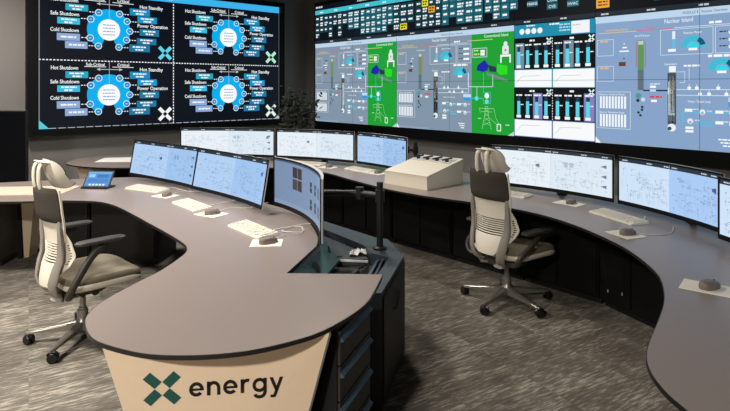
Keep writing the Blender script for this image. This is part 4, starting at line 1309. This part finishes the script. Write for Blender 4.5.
# ------------------------------------------------------------------ office chairs
def superell(a, bx, by, n=4.0):
    ca, sa = math.cos(a), math.sin(a)
    return bx * math.copysign(abs(ca) ** (2 / n), ca), by * math.copysign(abs(sa) ** (2 / n), sa)
def interp(tbl, z):
    for (a, va), (c, vc) in zip(tbl, tbl[1:]):
        if z <= c:
            t = max(0.0, (z - a) / (c - a)); t = t * t * (3 - 2 * t) * .5 + t * .5
            return va + (vc - va) * t
    return tbl[-1][1]
YP = [(.34, -.20), (.38, -.255), (.44, -.275), (.52, -.262), (.62, -.232), (.72, -.234), (.82, -.246), (.92, -.260), (1.08, -.278)]
HW = [(.34, .10), (.38, .13), (.44, .152), (.52, .168), (.62, .18), (.70, .182), (.78, .188), (.86, .2), (1.06, .195)]
def back_pt(xn, z, w=1.0, dy=0.0):
    hw = interp(HW, z) * w
    return Vector((xn * hw, interp(YP, z) + .055 * xn * xn * w * w + dy, z))

def office_chair(label, loc, theta, leg0, armz):
    rz = math.radians(theta - 90)
    t = thing('office_chair', label, 'chair', (loc[0], loc[1], 0), rz)
    # five-star base
    b = MB(); b.lathe([(.05, .065), (.056, .075), (.052, .115), (.036, .135), (.034, .16)], 18); b.build('base_hub', M_ALU, t, True)
    for k in range(5):
        a = math.radians(leg0 + 72 * k) - rz
        ux, uy = Vector((math.cos(a), math.sin(a), 0)), Vector((-math.sin(a), math.cos(a), 0))
        b = MB()
        rg = []
        for r_, w, zt, zb in ((.03, .030, .128, .072), (.12, .026, .112, .072), (.26, .019, .092, .068), (.338, .017, .082, .064), (.352, .010, .078, .066)):
            rg.append([ux * r_ + uy * q_ + UP * z for q_, z in ((-w, zb), (w, zb), (w, zt - .008), (w * .5, zt), (-w * .5, zt), (-w, zt - .008))])
        b.rings(rg); b.build('base_leg', M_ALU, t, True)
        c = ux * .335
        sw_ = math.radians(37 * k + 20)
        cx_ = Vector((math.cos(sw_), math.sin(sw_), 0)); cy_ = Vector((-math.sin(sw_), math.cos(sw_), 0))
        Mw = Matrix((cx_, UP, cy_)).transposed()
        c = c + cx_ * .012
        b = MB()
        for s in (-1, 1):
            b.lathe([(.012, -.010), (.027, -.010), (.031, -.006), (.031, .006), (.027, .010), (.012, .010)], 18, c + cy_ * s * .0155 + UP * .031, Mw)
        cs = b.build('caster', M_RUB, t, True)
        b = MB()
        b.tube([c - cx_ * .012 + UP * .07, c - cx_ * .012 + UP * .045], .009, 8)
        arc_ = [c + cx_ * (.034 * math.cos(w)) + UP * (.031 + .034 * math.sin(w)) for w in [PI * i / 8 for i in range(1, 8)]]
        b.tube(arc_, .009, 6); b.build('caster_hood', M_RUB, cs, True)
    b = MB(); b.lathe([(.034, .13), (.034, .20), (.026, .205), (.026, .215), (.019, .22), (.019, .34)], 18); b.build('gas_column', M_ALU, t, True)
    # mechanism
    b = MB(); b.box((0, -.02, .345), (.20, .30, .06), None, .02); mc = b.build('tilt_mechanism', M_DARKP, t, True)
    for s in (-1, 1):
        b = MB(); b.lathe([(.022, 0), (.026, .012), (.026, .05), (.020, .058)], 16, (s * .095, .03, .345), Matrix.Rotation(s * PI / 2, 3, 'Y')); b.build('adjust_knob', M_DARKP, mc, True)
        b = MB(); b.tube([(s * .10, -.08, .35), (s * .21, -.07, .36)], [.008, .011], 8); b.build('lever', M_DARKP, mc, True)
    # seat
    def ring(sx, sy, z, dip=0.0):
        out = []
        for k in range(40):
            x, y = superell(2 * PI * k / 40, .262 * sx, .250 * sy, 4.6)
            wf = max(0.0, (y - .10) / .15)
            out.append((x, y + .082, z - .03 * wf * wf + .012 * (abs(x) / .25) ** 2))
        return out
    b = MB(); b.rings([ring(.70, .72, .372), ring(.90, .92, .378), ring(.985, .985, .395), ring(1.0, 1.0, .412), ring(.985, .985, .424)]); b.build('seat_pan', M_CREAM, t, True)
    b = MB(); b.rings([ring(.965, .965, .420), ring(.985, .985, .432), ring(.98, .98, .450), ring(.95, .95, .464), ring(.85, .85, .472), ring(.5, .5, .468), ring(.1, .1, .465)]); b.build('seat_cushion', M_SEAT, t, True)
    # back frame: two ribbons that sweep up from under the seat
    for s in (-1, 1):
        zs = [.345 + .0, .36, .38, .41, .45, .50, .55, .60, .65, .70, .75, .80, .84, .87]
        path = [Vector((s * .05, -.06, .335)), Vector((s * .065, -.14, .330)), Vector((s * .085, -.195, .335))] + [back_pt(s, z, .97 - .12 * max(0, z - .76) / .11, -.012 + .026 * max(0, z - .76) / .11) for z in zs]
        b = MB(); rg = []
        for i, p_ in enumerate(path):
            tg = (path[min(i + 1, len(path) - 1)] - path[max(i - 1, 0)]).normalized()
            k = i / (len(path) - 1)
            ps = .55 * s * min(1, k * 2)
            la = Vector((math.cos(ps), math.sin(ps), 0)); la = (la - tg * la.dot(tg)).normalized()
            th = tg.cross(la)
            w = .033 if k < .5 else .033 - (k - .5) / .5 * .024
            h = .011
            rg.append([p_ + la * w + th * h * .4, p_ + la * w * .7 + th * h, p_ - la * w * .7 + th * h, p_ - la * w + th * h * .4, p_ - la * w - th * h * .4, p_ - la * w * .7 - th * h, p_ + la * w * .7 - th * h, p_ + la * w - th * h * .4])
        b.rings(rg); b.build('back_rail', M_TAUPE, t, True)
    # cream inner shell with slots
    rows = [.425, .46, .50, .54, .565]
    z = .575
    while z < .70:
        rows += [z, z + .0085]; z += .0165
    rows += [.705, .74, .78, .83, .87]
    rows = sorted(set(round(r, 4) for r in rows))
    cols = [-1, -.93, -.86, -.74, -.5, -.25, 0, .25, .5, .74, .86, .93, 1]
    def skip(i, j):
        z0, z1 = rows[j], rows[j + 1]
        if not (.574 <= z0 and z1 <= .702): return False
        if i in (0, 11, 3, 2, 8, 9): return False if i in (0, 11, 2, 9) else (abs((z0 - .575) / .0165 - round((z0 - .575) / .0165)) < .1)
        return abs((z0 - .575) / .0165 - round((z0 - .575) / .0165)) < .1
    shw = lambda z: interp([(.425, .55), (.49, .86), (.56, 1.22), (.63, 1.30), (.70, 1.20), (.78, .98), (.87, .80)], z)
    b = MB(); b.shell(lambda xn, z: back_pt(xn, z, shw(z), .014), cols, rows, .007, skip); b.build('back_shell', M_CREAM, t, True)
    # upholstered upper back
    nz, nx = 12, 12
    def padf(sgn):
        def f(xn, zn):
            z = .950 + zn * .110
            ee = max(0.0, 1 - abs(xn) ** 4) * max(0.0, 1 - abs(zn) ** 4)
            w = (1 - .06 * abs(zn) ** 6)
            p_ = back_pt(xn, z, .98 * w, 0)
            return p_ + Vector((0, sgn * (.004 + .018 * ee ** .5) + .004, 0))
        return f
    b = MB()
    uu = [-1 + 2 * i / nx for i in range(nx + 1)]
    F = [[padf(1)(u_, v_) for v_ in uu] for u_ in uu]; K = [[padf(-1)(u_, v_) for v_ in uu] for u_ in uu]
    n1 = nx + 1
    b.v = [tuple(p_) for r_ in F for p_ in r_] + [tuple(p_) for r_ in K for p_ in r_]
    for i in range(nx):
        for j in range(nx):
            q_ = (i * n1 + j, (i + 1) * n1 + j, (i + 1) * n1 + j + 1, i * n1 + j + 1)
            b.f.append(q_); b.f.append(tuple(x + n1 * n1 for x in q_[::-1]))
    rim = [(i, 0) for i in range(nx)] + [(nx, j) for j in range(nx)] + [(i, nx) for i in range(nx, 0, -1)] + [(0, j) for j in range(nx, 0, -1)]
    for k in range(len(rim)):
        a_, c_ = rim[k], rim[(k + 1) % len(rim)]
        ia, ic = a_[0] * n1 + a_[1], c_[0] * n1 + c_[1]
        b.f.append((ia, ic, ic + n1 * n1, ia + n1 * n1))
    b.build('back_cushion', M_FAB, t, True)
    # cream edging beside the cushion
    for s in (-1, 1):
        b = MB(); b.tube([back_pt(s, z_, 1.0, .012) for z_ in (.72, .78, .84, .90, .96, 1.02, 1.05)], .0075, 6); b.build('edge_strip', M_CREAM, t, True)
    # headrest
    for s in (-1, 1):
        b = MB(); b.tube(catmull([(s * .048, -.260, 1.03), (s * .050, -.278, 1.08), (s * .050, -.281, 1.15), (s * .047, -.271, 1.198), (s * .040, -.243, 1.208)], 5), .0165, 10, flat=.75); b.build('headrest_stalk', M_CREAM, t, True)
    b = MB(); b.box((0, -.250, 1.216), (.14, .060, .009), Matrix.Rotation(-.2, 3, 'X'), .005); b.build('headrest_bracket', M_CREAM, t, True)
    def dish(u_, v_, off=0.0, k=1.0):
        ph = u_ * 1.30 * k
        hh = .093 * k * (max(0.0, 1 - .86 * abs(u_) ** 3.6)) ** .5
        return ((.122 - off) * math.sin(ph), -.228 + off + (.125 - off) * (1 - math.cos(ph)) + .018 * v_ * v_ - .03 * v_, 1.140 + hh * v_ - .028 * u_ * u_)
    g_ = [math.sin(PI / 2 * (-1 + 2 * i / 20)) for i in range(21)]
    b = MB(); b.shell(lambda u_, v_: dish(u_, v_), g_, g_, .007); b.build('headrest_shell', M_CREAM, t, True)
    b = MB(); b.shell(lambda u_, v_: dish(u_, v_, .008, 1.035), g_, g_, .006); b.build('headrest_cushion', M_FAB, t, True)
    # arms
    for s in (-1, 1):
        b = MB(); h = armz
        b.tube(catmull([(s * .12, -.13, .355), (s * .235, -.165, .375), (s * .272, -.155, .44), (s * .285, -.05, h - .10), (s * .287, .03, h - .035), (s * .287, .04, h - .012)], 5), [.024] * 20 + [.021] * 6, 10, flat=.75)
        b.build('arm_support', M_DARKP, t, True)
        b = MB(); rg = []
        for z_, k in ((h - .012, .90), (h - .008, 1.0), (h + .004, 1.0), (h + .009, .93)):
            rg.append([(s * .285 + superell(2 * PI * i / 24, .047 * k, .155 * k, 3.2)[0], .01 + superell(2 * PI * i / 24, .047 * k, .155 * k, 3.2)[1], z_) for i in range(24)])
        b.rings(rg); b.build('arm_pad', M_DARKP if s else M_BLACK, t, True)
    return t

office_chair('office chair with cream headrest at the left desk, seen from its right side', (-1.905, 3.78), 46, 193, .715)
office_chair('office chair with cream slotted back at the right desk, seen from behind', (1.12, 4.42), 34, 225, .615)

# ------------------------------------------------------------------ ceiling fixtures that hold the downlights
for i, (x, y, w, a, lab) in enumerate(LAMPS):
    t = thing('ceiling_downlight', 'round recessed ceiling downlight ' + lab, 'ceiling light', (x, y, CEIL), 0, 'recessed ceiling downlights')
    b = MB(); b.lathe([(.28, -.018), (.28, 0)], 28)
    b = MB()
    n = 28
    for k in range(n):
        a0, a1 = 2 * PI * k / n, 2 * PI * (k + 1) / n
        q4 = lambda z: [(r_ * math.cos(q_), r_ * math.sin(q_), z) for r_, q_ in ((.235, a0), (.28, a0), (.28, a1), (.235, a1))]
        b.hexa(q4(-.025), q4(0))
    b.build('trim_ring', M_SILVER, t)
    b = MB(); b.lathe([(.234, -.012), (.234, -.001)], 28); b.build('reflector', M_SILVER, t)
